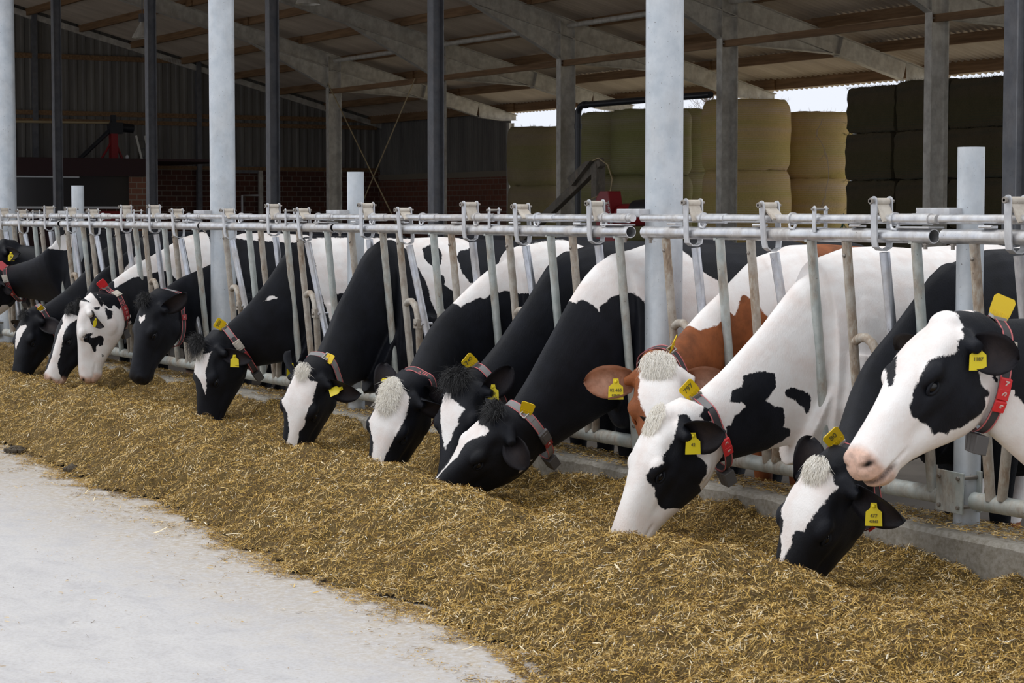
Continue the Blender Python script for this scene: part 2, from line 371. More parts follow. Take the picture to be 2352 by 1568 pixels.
mb = MB(); cladding(mb, np.arange(-57.2, -49.1, .0156), 'x', lambda t: (2.50, 4.34), pitch=.125); struct(mb.build('wall_back', M['clad'], smooth=False))
mb = MB(); mb.box((-53.2, 22.36, 1.18), (8.2, .24, 2.60)); struct(mb.build('wall_back_brick', M['brick_x'], smooth=False))
sill = mat('wall_ring_beam', (.22, .185, .14), .85); mb = MB(); mb.box((-53.2, 22.34, 2.53), (8.2, .30, .16)); struct(mb.build('trim_1', sill, smooth=False))
for i, (z, w, h) in enumerate(((2.76, .10, .10), (4.02, .08, .12), (4.24, .08, .13), (5.80, .08, .14))):
    y1 = min(22.1, EY-(z-4.2)/.262) if z > 4.1 else 22.1
    mb = MB(); mb.box((-57.08, (y1-1)/2, z), (w, y1+1, h)); struct(mb.build(f'trim_{i+2}', M['timber'], smooth=False))
mb = MB()
for a, b in ((RY, 22.3), (-1.0, RY)):
    c = Vector((-57.1, (a+b)/2, (zr(a)+zr(b))/2+.02)); mb.box(c, (.12, math.hypot(b-a, zr(b)-zr(a)), .16), Matrix.Rotation(math.atan2(zr(b)-zr(a), b-a), 3, 'X'))
struct(mb.build('trim_6', M['steel'], smooth=False))
mb = MB()
for y in (16.4, 11.6, 6.5): mb.box((-57.05, y, 2+zr(y)/2-1), (.14, .14, zr(y)))
struct(mb.build('trim_7', M['steel_dark'], smooth=False))

# ---- brick-built parlour room in front of the gable, with a long dark window
dk = mat('dark_window_glass', (.045, .042, .046), .12, 0, .8); wf = mat('pale_window_frame', (.85, .86, .88), .5); pink_brick = brick('brick_room', (.30, .125, .075), (.24, .095, .06), (.34, .29, .22), 'Y')
r = empty('parlour_room', (-52.5, 11, -.12)); tag(r, 'dark brick room with long dark window below the gable wall', 'room')
mb = MB(); mb.box((-52.3, 12.83, .75), (.5, .54, 1.75)); mb.box((-52.15, 12.83, 2.0), (.2, .54, .80)); mb.build('brick_pier', pink_brick, r, smooth=False)
mb = MB(); mb.box((-52.1, 10.5, 2.63), (.34, 5.25, .45)); mb.build('fascia', M['red_dark'], r, smooth=False)
mb = MB(); mb.box((-52.2, 10.2, .6), (.2, 4.8, 1.55)); mb.build('lower_wall', M['red_dark'], r, smooth=False)
mb = MB(); mb.box((-52.14, 10.2, 1.99), (.03, 4.75, .84)); mb.build('window_pane', dk, r, smooth=False)
mb = MB()
for z, h in ((1.60, .06), (1.47, .05)): mb.box((-52.07, 10.2, z), (.07, 4.75, h))
mb.build('window_frame', wf, r, smooth=False)
mb = MB(); mb.box((-52.02, 9.5, 2.44), (.05, 3.4, .035)); mb.box((-52.02, 9.5, 2.375), (.05, 3.4, .03)); mb.build('blind_rail', wf, r, smooth=False)
mb = MB(); mb.box((-54.6, 12.0, 2.84), (4.9, 7.0, .06)); mb.build('roof', M['red_dark'], r, smooth=False)
mb = MB(); mb.box((-51.9, 12.0, 1.40), (.3, .55, .22)); mb.box((-51.9, 12.0, 1.27), (.34, .62, .05)); o = at_origin(mb.build('feed_barrow', M['red'], smooth=False)); o.location.z = -.12
for v in o.data.vertices: v.co.z *= 1
o.location.z = 1.245-.0; tag(o, 'red box standing under the dark parlour window', 'box')
# crane-like feed auger above the room
r = empty('feed_auger', (-54, 12.6, 2.87)); tag(r, 'dark red feed auger with slanting chute on the parlour roof', 'feed auger')
mb = MB(); mb.tube([(-54, 10.0, 3.84), (-54, 12.7, 3.86)], .035, 10); mb.build('feed_pipe', M['cable'], r)
mb = MB(); mb.tube([(-54, 11.85, 2.88), (-54, 12.75, 3.70)], .06, 10); mb.build('chute', M['black_pipe'], r)
mb = MB(); mb.box((-54, 12.85, 3.72), (.3, .35, .30)); mb.tube([(-54, 12.95, 3.75), (-54, 13.35, 3.72)], .12, 12); mb.box((-54, 12.8, 3.97), (.16, .12, .2)); mb.build('motor', M['black_pipe'], r)
mb = MB(); mb.box((-54, 12.80, 3.22), (.22, .18, .75)); mb.tube([(-54, 12.75, 3.6), (-54, 13.05, 2.88)], .035, 8); mb.tube([(-54, 12.9, 3.6), (-54, 12.45, 2.88)], .03, 8); mb.build('leg', M['red'], r)
mb = MB(); mb.ball((-54, 13.18, 2.95), (.05, .05, .07)); mb.build('valve', wf, r)
# pale railed strips put on the gable for streaks of sunlight
r = empty('sunlight_streaks', (-56.9, 14.6, 2.9)); tag(r, 'pale twin strips added for streaks of sunlight on the gable wall', 'sunlight_streaks')
streak_mat = mat('sunlight_streak_white', (.96, .93, .86), .5, .0)  # sunlight brightness put into the base colour
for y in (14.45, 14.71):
    mb = MB(); mb.box((-56.9, y+.10, 3.26), (.03, .055, .80), Matrix.Rotation(.24, 3, 'X')); mb.build('rail', streak_mat, r, smooth=False)  # added strip standing for a streak of sunlight, no real rail
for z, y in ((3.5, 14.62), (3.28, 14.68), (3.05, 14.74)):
    mb = MB(); mb.tube([(-56.9, y-.14, z), (-56.9, y+.12, z)], .012, 8); mb.build('streak_crossbar', M['steel_dark'], r)
# door frame and little wall posts on the gable brickwork
r = empty('doorway', (-57, 17.9, -.12)); tag(r, 'dark doorway with pale inner frame in the gable brickwork', 'doorway')
mb = MB(); mb.box((-57.12, 17.55, 2.73), (.14, 1.5, .22)); mb.build('lintel', M['steel_dark'], r, smooth=False)
mb = MB(); mb.box((-57.05, 18.30, 1.3), (.10, .12, 2.8)); mb.build('post', M['steel'], r, smooth=False)
mb = MB(); mb.tube([(-57.0, 17.70, .0), (-57.0, 17.70, 1.98), (-57.0, 18.22, 1.98)], .032, 8); mb.build('pipe_frame', wf, r)

# ---- hanging lamps
def lamp(x, y, z, lab):
    r = empty('pendant_lamp', (x, y, z)); tag(r, lab, 'lamp', 'bell-shaped lamps under the roof')
    pr = [(.05, .30), (.07, .22), (.10, .18), (.17, .06), (.24, -.06), (.25, -.10)]
    mb = MB(); vs = []
    for rr, zz in pr:
        for j in range(20): g = 2*PI*j/20; vs.append((x+rr*math.cos(g), y+rr*math.sin(g), z+zz))
    mb.add(vs, [(i*20+j, i*20+(j+1) % 20, (i+1)*20+(j+1) % 20, (i+1)*20+j) for i in range(len(pr)-1) for j in range(20)]); mb.build('lamp_shade', M['steel'], r)
    mb = MB(); mb.box((x, y, z+.38), (.13, .13, .20)); mb.build('housing', M['steel_dark'], r)
    mb = MB(); zt = zr(y)+.05; mb.tube([(x, y, z+.48), (x, y, zt)], .012, 6); mb.build('chain', M['steel_dark'], r)
lamp(-48.0, 11.5, 5.72, 'bell-shaped lamp hanging at the far left under the dark roof'); lamp(-38.8, 11.7, 5.74, 'ribbed lamp at the top edge of the photo, right of the middle-left round post')

# ---- crossed tension rods, pipe, steel arm, cow brush
for i, (a, b, lab) in enumerate((((-43.9, 16.70, 4.60), (-48.6, 16.70, -.1), 'bright rust-coloured bracing rod rising to the right, crossing the thinner one'), ((-48.7, 16.66, 4.75), (-43.4, 16.66, -.1), 'thin bracing rod falling to the right behind the bright one'))):
    mb = MB(); mb.tube([a, b], .014, 8); o = at_origin(mb.build('bracing_rod', M['cable'])); tag(o, lab, 'bracing rod', 'crossed bracing rods')
mb = MB(); pts = [(-35.1, 15.8, -.12), (-35.1, 15.8, 3.38)]+[(-35.1+.18*(1-math.cos(a)), 15.8, 3.38+.18*math.sin(a)) for a in np.linspace(.2, PI/2, 6)]+[(-30.6, 15.8, 3.55)]
mb.tube(pts, .062, 14); mb.tube([(-35.1, 15.8, 3.1), (-35.1, 15.8, 3.2)], .074, 14); mb.tube([(-34.9, 15.8, 3.56), (-34.78, 15.8, 3.56)], .074, 14)
o = at_origin(mb.build('slurry_pipe', M['black_pipe'])); tag(o, 'black pipe standing by the dark column and bending right under the eave', 'pipe')
dull = galvanised('dull_arm_steel', (.17, .15, .12), (.11, .10, .08), .3, .6, .1, 5)
r = empty('sloping_hoist', (-32, 14, -.12)); tag(r, 'grey steel arm sloping up to an upright post in front of the bales', 'steel arm')
mb = MB(); a = Vector((-34.6, 14, .75)); b = Vector((-31.35, 14, 2.36)); mb.box((a+b)/2, (.16, .12, (b-a).length), Matrix.Rotation(math.atan2(b.x-a.x, b.z-a.z), 3, 'Y')); mb.build('sloping_beam', dull, r, smooth=False, bevel=.01)
mb = MB(); mb.box((-31.5, 14.02, 1.1), (.17, .2, 2.45)); mb.build('upright', dull, r, smooth=False, bevel=.01)
mb = MB(); mb.prism([(-32.3, 2.08), (-31.7, 2.36), (-31.5, 2.38), (-32.15, 1.94)], (0, 13.9, 0), (1, 0, 0), (0, 0, 1), (0, 1, 0), .10); mb.build('cover_plate', dull, r, smooth=False)
mb = MB(); mb.tube([(-31.6, 13.9, 2.36), (-31.3, 13.9, 2.42), (-31.0, 13.9, 2.30), (-30.85, 13.9, 2.05), (-30.9, 13.9, 1.85), (-31.05, 13.6, 1.70)], .012, 6); mb.build('hose', M['cable'], r)
r = empty('cow_brush', (-29.3, 13, -.12)); tag(r, 'dark red rotating cow brush with white lettering beside the thickest round post', 'cow brush')
mb = MB(); ax = Vector((.0, 0, -1)); mb.prism([(-29.74, 1.70), (-29.62, 1.82), (-29.36, 1.82), (-29.12, .9), (-29.74, .9)], (0, 13.0, 0), (1, 0, 0), (0, 0, 1), (0, 1, 0), .26)
mb.build('housing', M['red'], r, smooth=False, bevel=.02)
mb = MB(); mb.text('LELY LUNA', (-29.28, 12.862, 1.45), (-.27, 0, .96), (-.96, 0, -.27), .085, .002, 0); mb.build('lettering', M['white_letter'], r)
mb = MB(); mb.tube([(-29.15, 13.05, 1.42), (-28.2, 13.05, 1.44)], .19, 20); mb.build('brush_roll', M['red'], r)
mb = MB(); mb.tube([(-28.75, 13.05, 1.50), (-28.1, 13.05, 1.52)], .17, 20); mb.build('roll_cover', M['black_pipe'], r)
mb = MB(); mb.box((-29.45, 13.2, .4), (.12, .12, 1.0)); mb.build('stand', dull, r)

# ---- hay bales
def round_bale(x, y, z, rad, h, mt, lab, seed, grp='round bales stacked on end under the rear eave'):
    rnd = random.Random(seed); n, k = 40, 14; vs = []; prof = []
    for i in range(k+1):
        t = i/k; rr = rad*(1-.10*max(0, abs(2*t-1)-.80)/.2*1.0)*(1+.012*math.sin(t*9+seed)); prof.append((rr, h*t))
    for rr, zz in [(rad*.45, .02)]+prof+[(rad*.45, h+.01)]:
        for j in range(n): g = 2*PI*j/n; q = rr*(1+.010*math.sin(3*g+seed)+rnd.uniform(-.006, .006)); vs.append((q*math.cos(g), q*math.sin(g), zz+rnd.uniform(-.012, .012)))
    kk = len(prof)+2; mb = MB(); mb.add(vs, [(i*n+j, i*n+(j+1) % n, (i+1)*n+(j+1) % n, (i+1)*n+j) for i in range(kk-1) for j in range(n)]+[tuple(range(n-1, -1, -1)), tuple((kk-1)*n+j for j in range(n))])
    for q in range(150):   # loose stalks round the rims
        g = rnd.random()*2*PI; top = rnd.random() < .6; zz = h if top else 0; p = Vector((rad*.93*math.cos(g), rad*.93*math.sin(g), zz)); d = Vector((math.cos(g)*rnd.uniform(.1, 1), math.sin(g)*rnd.uniform(.1, 1), rnd.uniform(-.6, .9) if top else -.8)).normalized()*rnd.uniform(.04, .12); s_ = Vector((-d.y, d.x, 0)).normalized()*.004 if d.x or d.y else Vector((.004, 0, 0))
        b = len(mb.v); mb.add([p-s_, p+s_, p+d], [(0, 1, 2)])
    o = mb.build('round_bale', mt, ang=60); o.location = (x, y, z); o.rotation_euler = (0, 0, seed*1.3); tag(o, lab, 'hay bale', grp); return o
lev = ['bottom', 'middle', 'top']
def stack(x, y, rad, h, tops, mt, where, seed, n=3):
    for i in range(n):
        z = tops-h*(i+1); k = n-1-i
        round_bale(x+random.Random(seed+i).uniform(-.03, .03), y, z, rad, h, mt, f'{lev[k]} round hay bale, stack {where}', seed*3+i)
stack(-42.50, 19.3, .80, 1.37, 3.46, M['bale_brown'], 'next to the rear brick wall', 1)
stack(-43.26, 20.75, .80, 1.37, 3.50, M['bale_brown'], 'half hidden by the brown stack next to the brick wall', 2)
stack(-39.60, 19.5, .80, 1.37, 3.68, M['bale_green'], 'just right of the black pipe', 3)
stack(-36.73, 18.6, .84, 1.37, 3.60, M['bale_green'], 'cut off by the left side of the thickest round column', 4)
stack(-38.24, 20.35, .80, 1.37, 3.71, M['bale_green'], 'visible just right of the thickest round column', 5)
stack(-33.92, 19.0, .88, 1.38, 3.68, M['bale_gold'], 'wide, net-wrapped and golden, behind the pale inner column', 7)
stack(-34.03, 20.72, .82, 1.33, 3.48, M['bale_gold'], 'lower and golden, strung with loose pale twine', 8)
mb = MB(); rnd = random.Random(5)
def strand(pts, r_): mb.tube(pts, r_, 5)
P0 = Vector((-33.15, 20.28, 3.33)); cur = P0; pts = [P0]
for dx, dz in ((-.05, -.12), (-.12, -.10), (.0, -.12), (.16, -.12), (.14, -.16), (.10, -.14), (.06, -.22), (.02, -.20), (-.08, -.22), (-.03, -.15)): cur = cur+Vector((dx*.9, -.006, dz)); pts.append(cur)
strand(pts, .008)
for q in range(9): s0 = pts[rnd.choice((2, 5, 7, 9, 10))]; strand([s0, s0+Vector((rnd.uniform(-.08, .08), -.02, -.08)), s0+Vector((rnd.uniform(-.15, .15), -.02, -.20))], .005)
o = at_origin(mb.build('loose_twine', M['twine'])); tag(o, 'loose pale baling twine hanging over the shorter golden bales', 'twine')

def square_bale(x0, x1, y0, y1, z0, z1, lab, seed):
    rnd = random.Random(seed); nx, ny, nz = 12, 10, 8; vs = {}; mb = MB()
    def P(i, j, k):
        a, b, c = 2*i/nx-1, 2*j/ny-1, 2*k/nz-1
        e = .93; 
        def rd(p, q, s): return p*(1-.025*max(0, abs(q)-.8)/.2-.025*max(0, abs(s)-.8)/.2)
        x = (x0+x1)/2+(x1-x0)/2*rd(a, b, c)+rnd.uniform(-.014, .014); y = (y0+y1)/2+(y1-y0)/2*rd(b, a, c)+rnd.uniform(-.014, .014); z = (z0+z1)/2+(z1-z0)/2*rd(c, a, b)+rnd.uniform(-.012, .012)
        return (x, y, z)
    def idx(i, j, k):
        if (i, j, k) not in vs: vs[(i, j, k)] = len(mb.v); mb.v.append(P(i, j, k))
        return vs[(i, j, k)]
    for k in (0, nz):
        for i in range(nx):
            for j in range(ny): f = (idx(i, j, k), idx(i+1, j, k), idx(i+1, j+1, k), idx(i, j+1, k)); mb.f.append(f if k else f[::-1]); mb.m.append(0)
    for j in (0, ny):
        for i in range(nx):
            for k in range(nz): f = (idx(i, j, k), idx(i+1, j, k), idx(i+1, j, k+1), idx(i, j, k+1)); mb.f.append(f if j == 0 else f[::-1]); mb.m.append(0)
    for i in (0, nx):
        for j in range(ny):
            for k in range(nz): f = (idx(i, j, k), idx(i, j+1, k), idx(i, j+1, k+1), idx(i, j, k+1)); mb.f.append(f if i else f[::-1]); mb.m.append(0)
    for q in range(420):
        f = rnd.choice('yxzz'); 
        if f == 'y': p = Vector((rnd.uniform(x0, x1), y0+.01, rnd.choice((z0, z1)) if rnd.random() < .5 else rnd.uniform(z0, z1))); d = Vector((rnd.uniform(-1, 1), -.5, rnd.uniform(-1, .6)))
        elif f == 'x': p = Vector((x1-.01, rnd.uniform(y0, y1), rnd.uniform(z0, z1))); d = Vector((.7, rnd.uniform(-1, 1), rnd.uniform(-1, .6)))
        else: p = Vector((rnd.uniform(x0, x1), rnd.choice((y0+.03, rnd.uniform(y0, y1))), z1-.02)); d = Vector((rnd.uniform(-1, 1), rnd.uniform(-1, 1), rnd.uniform(.3, 1)))
        d = d.normalized()*rnd.uniform(.03, .09); s_ = d.orthogonal().normalized()*.004; mb.add([p-s_, p+s_, p+d], [(0, 1, 2)])
    o = at_origin(mb.build('square_bale', M['bale_dark'], ang=50)); tag(o, lab, 'straw bale', 'dark square bales stacked at the right')
rows = [(2.845, 3.66, 'top'), (2.025, 2.85, 'second'), (1.195, 2.03, 'third'), (.355, 1.20, 'fourth'), (-.12, .36, 'bottom')]
sq = [(-29.35, -28.06, 17.8, 19.9, 'leftmost'), (-28.02, -26.75, 17.8, 19.9, 'behind the dark inner column, left of'), (-26.7, -25.35, 17.8, 19.9, 'right')]
colw = ['in the left column of the dark square stack', 'in the middle column of the dark square stack', 'in the right column of the dark square stack']
for ci, (x0, x1, y0, y1, _) in enumerate(sq):
    for ri, (z0, z1, nm_) in enumerate(rows): square_bale(x0, x1+random.Random(ri+ci*7).uniform(-.02, .02), y0+random.Random(ri).uniform(-.03, .03), y1, z0, z1+(.04 if ci == 1 and ri == 0 else 0), f'{nm_} straw bale {colw[ci]}', ri+ci*9)
for ri, (z0, z1, nm_) in enumerate(rows): square_bale(-24.55, -23.1, 17.9, 19.9, z0-.1, z1-.1 if ri else z1, f'{nm_} straw bale of the stack just left of the post at the right edge', 60+ri)
mb = MB(); rnd = random.Random(8)
for (x, y, z) in ((-25.33, 18.0, 2.3), (-25.34, 18.4, 3.4), (-25.33, 17.95, 3.1), (-28.05, 17.76, 1.6), (-29.3, 17.76, 1.45), (-25.35, 18.1, 1.9)):
    for q in range(5): mb.tube([(x, y, z), (x+rnd.uniform(-.02, .08), y-rnd.uniform(0, .05), z-.15), (x+rnd.uniform(-.05, .12), y-.04, z-rnd.uniform(.25, .4))], .007, 5)
o = at_origin(mb.build('green_twine', M['twine_green'])); tag(o, 'green baling twine ends hanging from the dark square bales', 'twine')

# ---- bare trees beyond the yard
bark = mat('bare_tree_bark', (.16, .13, .12), .9)
def tree(x, y, h, seed, lab):
    rnd = random.Random(seed); mb = MB()
    def br(p, d, ln, r_, dep):
        q = p+d*ln*.5+Vector((rnd.uniform(-1, 1), rnd.uniform(-1, 1), rnd.uniform(-.3, .6)))*ln*.05; e = p+d*ln
        mb.tube([p, q, e], [r_, r_*.85, r_*.62], 6)
        if dep == 0: return
        for k in range(rnd.choice((2, 3, 3, 4))):
            nd_ = (d+Vector((rnd.uniform(-1, 1), rnd.uniform(-1, 1), rnd.uniform(-.25, .55)))*.75).normalized(); br(p+d*ln*rnd.uniform(.55, 1), nd_, ln*rnd.uniform(.55, .8), r_*.5, dep-1)
    br(Vector((x, y, -.1)), Vector((0, 0, 1)), h*.36, h*.018, 5)
    o = at_origin(mb.build('bare_tree', bark)); tag(o, lab, 'tree', 'bare trees beyond the barn')
tree(-62, 38, 9, 1, 'bare tree seen through the gap above the bales by the rear brick wall'); tree(-58, 36.5, 8.5, 2, 'bare tree behind the dark column, its twigs above the brown bales'); tree(-41, 43, 11, 3, 'bare tree showing twigs above the dark square bales at the right'); tree(-34.5, 38, 10, 5, 'bare tree nearest the right edge, above the dark square bales')
# ================================================================ cows
HS = 1.047     # head size factor
FLOOR = -.12   # the cows stand a little lower than the feed table
HEAD = np.array([  # u, v_top, v_bottom, half width, v of widest point, squareness of the forehead
 (-.10,-.060,-.270,.085,-.15,2.0),(-.05,-.018,-.295,.092,-.14,2.1),(-.015,.002,-.308,.088,-.13,2.2),(.02,.006,-.318,.096,-.12,2.4),(.06,.010,-.326,.106,-.10,2.7),
 (.11,.014,-.330,.111,-.09,3.0),(.16,.014,-.328,.112,-.085,3.0),(.21,.008,-.314,.107,-.085,2.9),(.26,-.002,-.290,.094,-.09,2.7),
 (.31,-.010,-.262,.081,-.10,2.6),(.36,-.016,-.236,.072,-.11,2.5),(.41,-.022,-.215,.066,-.11,2.4),(.46,-.029,-.203,.066,-.105,2.4),
 (.50,-.037,-.199,.070,-.10,2.4),(.53,-.047,-.192,.070,-.10,2.4),(.552,-.062,-.178,.063,-.11,2.3),(.566,-.082,-.162,.046,-.12,2.2),(.573,-.100,-.145,.022,-.12,2.0)])

def ring_pts(c, up, side, rt, rb, a, pt=2.0, pb=2.0, n=28):
    g = 2*PI*np.arange(n)/n; cs, sn = np.cos(g), np.sin(g)
    out = np.empty((n, 3))
    p = np.where(cs > 0, pt, pb)
    x = np.sign(sn)*np.abs(sn)**(2/p)*a; y = np.sign(cs)*np.abs(cs)**(2/p)*np.where(cs > 0, rt, rb)
    return c+np.outer(y, up)+np.outer(x, side)

def loft_faces(k, n):
    f = [(i*n+j, i*n+(j+1) % n, (i+1)*n+(j+1) % n, (i+1)*n+j) for i in range(k-1) for j in range(n)]
    f.append(tuple(range(n-1, -1, -1))); f.append(tuple((k-1)*n+j for j in range(n))); return f

def nrm(v): return v/np.linalg.norm(v)

class CowForm:
    """spine, frames and section sizes of one cow, posed"""
    def __init__(s, P, U, V, Xb, Yb=.15, yaw=0., zb=1.0, nk=(.15, .15), scale=1.03, neck=1.):
        s.P = np.array(P, float); s.U = nrm(np.array(U, float)); V = np.array(V, float); V = V-s.U*(V@s.U); s.V = nrm(V); s.W = np.cross(s.V, s.U)
        s.scale = scale
        z = np.array([0, 0, 1.]); s.by = np.array([math.sin(yaw), math.cos(yaw), 0]); s.bx = np.array([math.cos(yaw), -math.sin(yaw), 0])
        s.N0 = s.P+HS*(.03*s.U-.145*s.V); s.N3 = np.array([Xb, Yb, FLOOR+zb])
        t0 = nrm(-(s.U+s.V)); t0 = nrm(t0+.45*nrm(s.N3-s.N0))
        s.N1 = s.N0+t0*nk[0]; s.N2 = s.N3-s.by*nk[1]+z*.02
        s.C = []; s.T = []; s.UP = []; s.SD = []; s.S = []; s.R = []   # centre, tangent, up, side, arc position, radii (top, bottom, side)
        for h in HEAD[::-1]:
            if h[0] < 0: continue
            vc = (h[1]+h[2])/2
            s.C.append(s.P+HS*(h[0]*s.U+vc*s.V)); s.T.append(-s.U); s.UP.append(s.V); s.SD.append(s.W); s.S.append(-h[0]*HS); s.R.append((HS*(h[1]-vc), HS*(vc-h[2]), h[3]*HS))
        s.nh = len(s.C); K = 18; prev = None; acc = .0
        for i in range(K+1):
            t = i/K; c = (1-t)**3*s.N0+3*t*(1-t)**2*s.N1+3*t*t*(1-t)*s.N2+t**3*s.N3
            d = nrm(3*(1-t)**2*(s.N1-s.N0)+6*t*(1-t)*(s.N2-s.N1)+3*t*t*(s.N3-s.N2))
            hh = min(1., t/.55); hh = hh*hh*(3-2*hh); w0 = (1-t)**3+3*t*(1-t)**2; tgt = (s.N0@s.bx)*(1-hh)+(s.N3@s.bx)*hh; c = c+s.bx*(tgt-c@s.bx)
            if prev is not None: acc += np.linalg.norm(c-prev)
            prev = c; e = t*t*(3-2*t)
            sd = (1-e)*s.W+e*s.bx; sd = nrm(sd-d*(sd@d)); up = np.cross(sd, d)
            q = np.interp(t, [0, .15, .35, .6, .8, 1], [.125, .130, .160, .225, .29, .36])
            q2 = np.interp(t, [0, .15, .35, .6, .8, 1], [.15, .185, .25, .35, .45, .54])
            q3 = np.interp(t, [0, .15, .35, .6, .8, 1], [.090, .090, .090, .092, .115, .17])
            s.C.append(c); s.T.append(d); s.UP.append(up); s.SD.append(sd); s.S.append(acc+.02); nq = 1+(neck-1)*min(1, t*2); s.R.append((q*nq, q2*nq, q3))
        s.nn = len(s.C)
        tr = [(.0,1.33,.48,.19),(.18,1.38,.45,.23),(.38,1.385,.45,.275),(.62,1.37,.47,.30),(.9,1.36,.45,.315),(1.15,1.37,.48,.315),(1.35,1.39,.55,.295),(1.5,1.37,.66,.27),(1.62,1.30,.80,.20),(1.69,1.22,.92,.11)]
        s.trunk = tr
        for q in tr:
            c = np.array([s.N3[0], s.N3[1], 0])+s.by*q[0]; zt = FLOOR+q[1]*s.scale; zb_ = FLOOR+q[2]*s.scale; c[2] = (zt+zb_)/2
            if q[0] == 0: continue
            s.C.append(c); s.T.append(s.by); s.UP.append(z); s.SD.append(s.bx); s.S.append(acc+.02+q[0]); s.R.append(((zt-zb_)/2, (zt-zb_)/2, q[3]))
        for k in 'C T UP SD S R'.split(): setattr(s, k, np.array(getattr(s, k)))
    def shells(s):
        n = 28; out = []
        vs = []
        for h in HEAD:
            c = s.P+HS*(h[0]*s.U+h[4]*s.V)
            vs.append(ring_pts(c, s.V, s.W, HS*(h[1]-h[4]), HS*(h[4]-h[2]), HS*h[3], h[5], 1.9 if h[0] < .3 else 2.2, n))
        out.append((np.concatenate(vs), loft_faces(len(vs), n)))
        vs = []
        for i in range(s.nh, s.nn):
            vs.append(ring_pts(s.C[i], s.UP[i], s.SD[i], s.R[i][0], s.R[i][1], s.R[i][2], 1.9, 2.0, n))
        out.append((np.concatenate(vs), loft_faces(len(vs), n)))
        vs = []
        z = np.array([0, 0, 1.])
        for q in s.trunk:
            c = np.array([s.N3[0], s.N3[1], 0])+s.by*(q[0]-.06); zt = FLOOR+q[1]*s.scale; zb_ = FLOOR+q[2]*s.scale; c[2] = zb_+(zt-zb_)*.52
            vs.append(ring_pts(c, z, s.bx, zt-c[2], c[2]-zb_, q[3], 2.0, 2.3, n))
        out.append((np.concatenate(vs), loft_faces(len(vs), n)))
        mb = MB()
        def W(x, y, zz): return Vector(np.array([s.N3[0], s.N3[1], FLOOR])+s.bx*x+s.by*y+np.array([0, 0, zz]))
        for sg in (-1, 1):
            mb.tube([W(sg*.15, .10, .95), W(sg*.16, .06, .74), W(sg*.145, .08, .46), W(sg*.14, .08, .40), W(sg*.135, .09, .20), W(sg*.135, .085, .12), W(sg*.14, .05, .03), W(sg*.14, .04, .0)], [.13, .10, .055, .052, .034, .040, .052, .055], 12)
            mb.tube([W(sg*.17, 1.40, 1.05), W(sg*.18, 1.32, .80), W(sg*.16, 1.50, .52), W(sg*.155, 1.50, .42), W(sg*.15, 1.45, .20), W(sg*.15, 1.43, .12), W(sg*.155, 1.39, .03), W(sg*.155, 1.38, .0)], [.20, .15, .06, .052, .037, .042, .052, .055], 12)
            mb.ball(W(sg*.11, .12, 1.02), (.12, .16, .26), 16)       # shoulder muscle
            mb.ball(W(sg*.19, 1.30, 1.28), (.06, .08, .07), 12)      # hip bone
        mb.tube([W(0, 1.62, 1.28), W(0, 1.70, 1.15), W(0, 1.71, .8), W(0, 1.69, .55)], [.035, .025, .018, .035], 10)
        mb.ball(W(0, 1.25, .60), (.15, .20, .14), 14)
        # head bosses: brows, cheeks, muzzle pads, chin
        def H(u, v, w): return s.P+HS*(u*s.U+v*s.V+w*s.W)
        RM = Matrix((s.W, s.U, s.V)).transposed()
        for sg in (-1, 1):
            mb.ball(H(.205, -.048, sg*.092), (.030*HS, .050*HS, .034*HS), 14, rot=RM)
            mb.ball(H(.13, -.20, sg*.062), (.040*HS, .085*HS, .085*HS), 14, rot=RM)
            mb.ball(H(.525, -.092, sg*.042), (.034*HS, .040*HS, .040*HS), 14, rot=RM)
            mb.tube([H(.02, -.06, sg*.07), H(.045, -.078, sg*.115), H(.05, -.085, sg*.150)], [.036, .030, .022], 10)
        mb.ball(H(.0, -.02, 0), (.066*HS, .045*HS, .036*HS), 14, rot=RM)
        mb.ball(H(.492, -.182, 0), (.044*HS, .050*HS, .026*HS), 14, rot=RM)
        out.append((np.array(mb.v), mb.f))
        return out
    def local(s, p):
        d = p-s.P; return (d@s.U)/HS, (d@s.V)/HS, (d@s.W)/HS
    def coords(s, p):
        """(S, phi): place along the spine and angle round it for every point"""
        S = np.zeros(len(p)); ph = np.zeros(len(p)); best = np.full(len(p), 1e9); s.idx = np.zeros(len(p), int)
        for i in range(len(s.C)):
            d = p-s.C[i]; ax = d@s.T[i]; y = d@s.UP[i]; x = d@s.SD[i]
            sc = np.abs(ax)+.30*np.sqrt(x*x+y*y)*(.2/ max(.1, s.R[i][0]))
            k = sc < best; best[k] = sc[k]; S[k] = s.S[i]+ax[k]; ph[k] = np.arctan2(x[k], y[k]); s.idx[k] = i
        return S, ph
    def head_coords(s, p):
        u, v, w = s.local(p); return -u*HS, np.arctan2(w, v+.135)
    def side_coords(s, p):
        d = p-s.N3; return d@s.by, d[:, 2], d@s.bx

def flat_sd(x, y, px, py):
    inside = np.zeros(len(x), bool); best = np.full(len(x), 1e9); n = len(px)
    for i in range(n):
        x1, y1, x2, y2 = px[i], py[i], px[(i+1) % n], py[(i+1) % n]
        if y1 != y2: inside ^= ((y1 > y) != (y2 > y)) & (x < (x2-x1)*(y-y1)/(y2-y1)+x1)
        dx, dy = x2-x1, y2-y1; t = np.clip(((x-x1)*dx+(y-y1)*dy)/(dx*dx+dy*dy+1e-12), 0, 1)
        best = np.minimum(best, np.hypot(x-x1-t*dx, y-y1-t*dy))
    return np.where(inside, best, -best)
def poly_sd(S, ph, poly):
    """signed distance (m, positive inside) to a patch outlined in (distance down the head, angle)"""
    poly = np.array(poly, float); c = np.angle(np.mean(np.exp(1j*poly[:, 1]))); wr = lambda a: ((a-c+PI) % (2*PI)-PI)*.11
    return flat_sd(S, wr(ph), poly[:, 0], wr(poly[:, 1]))

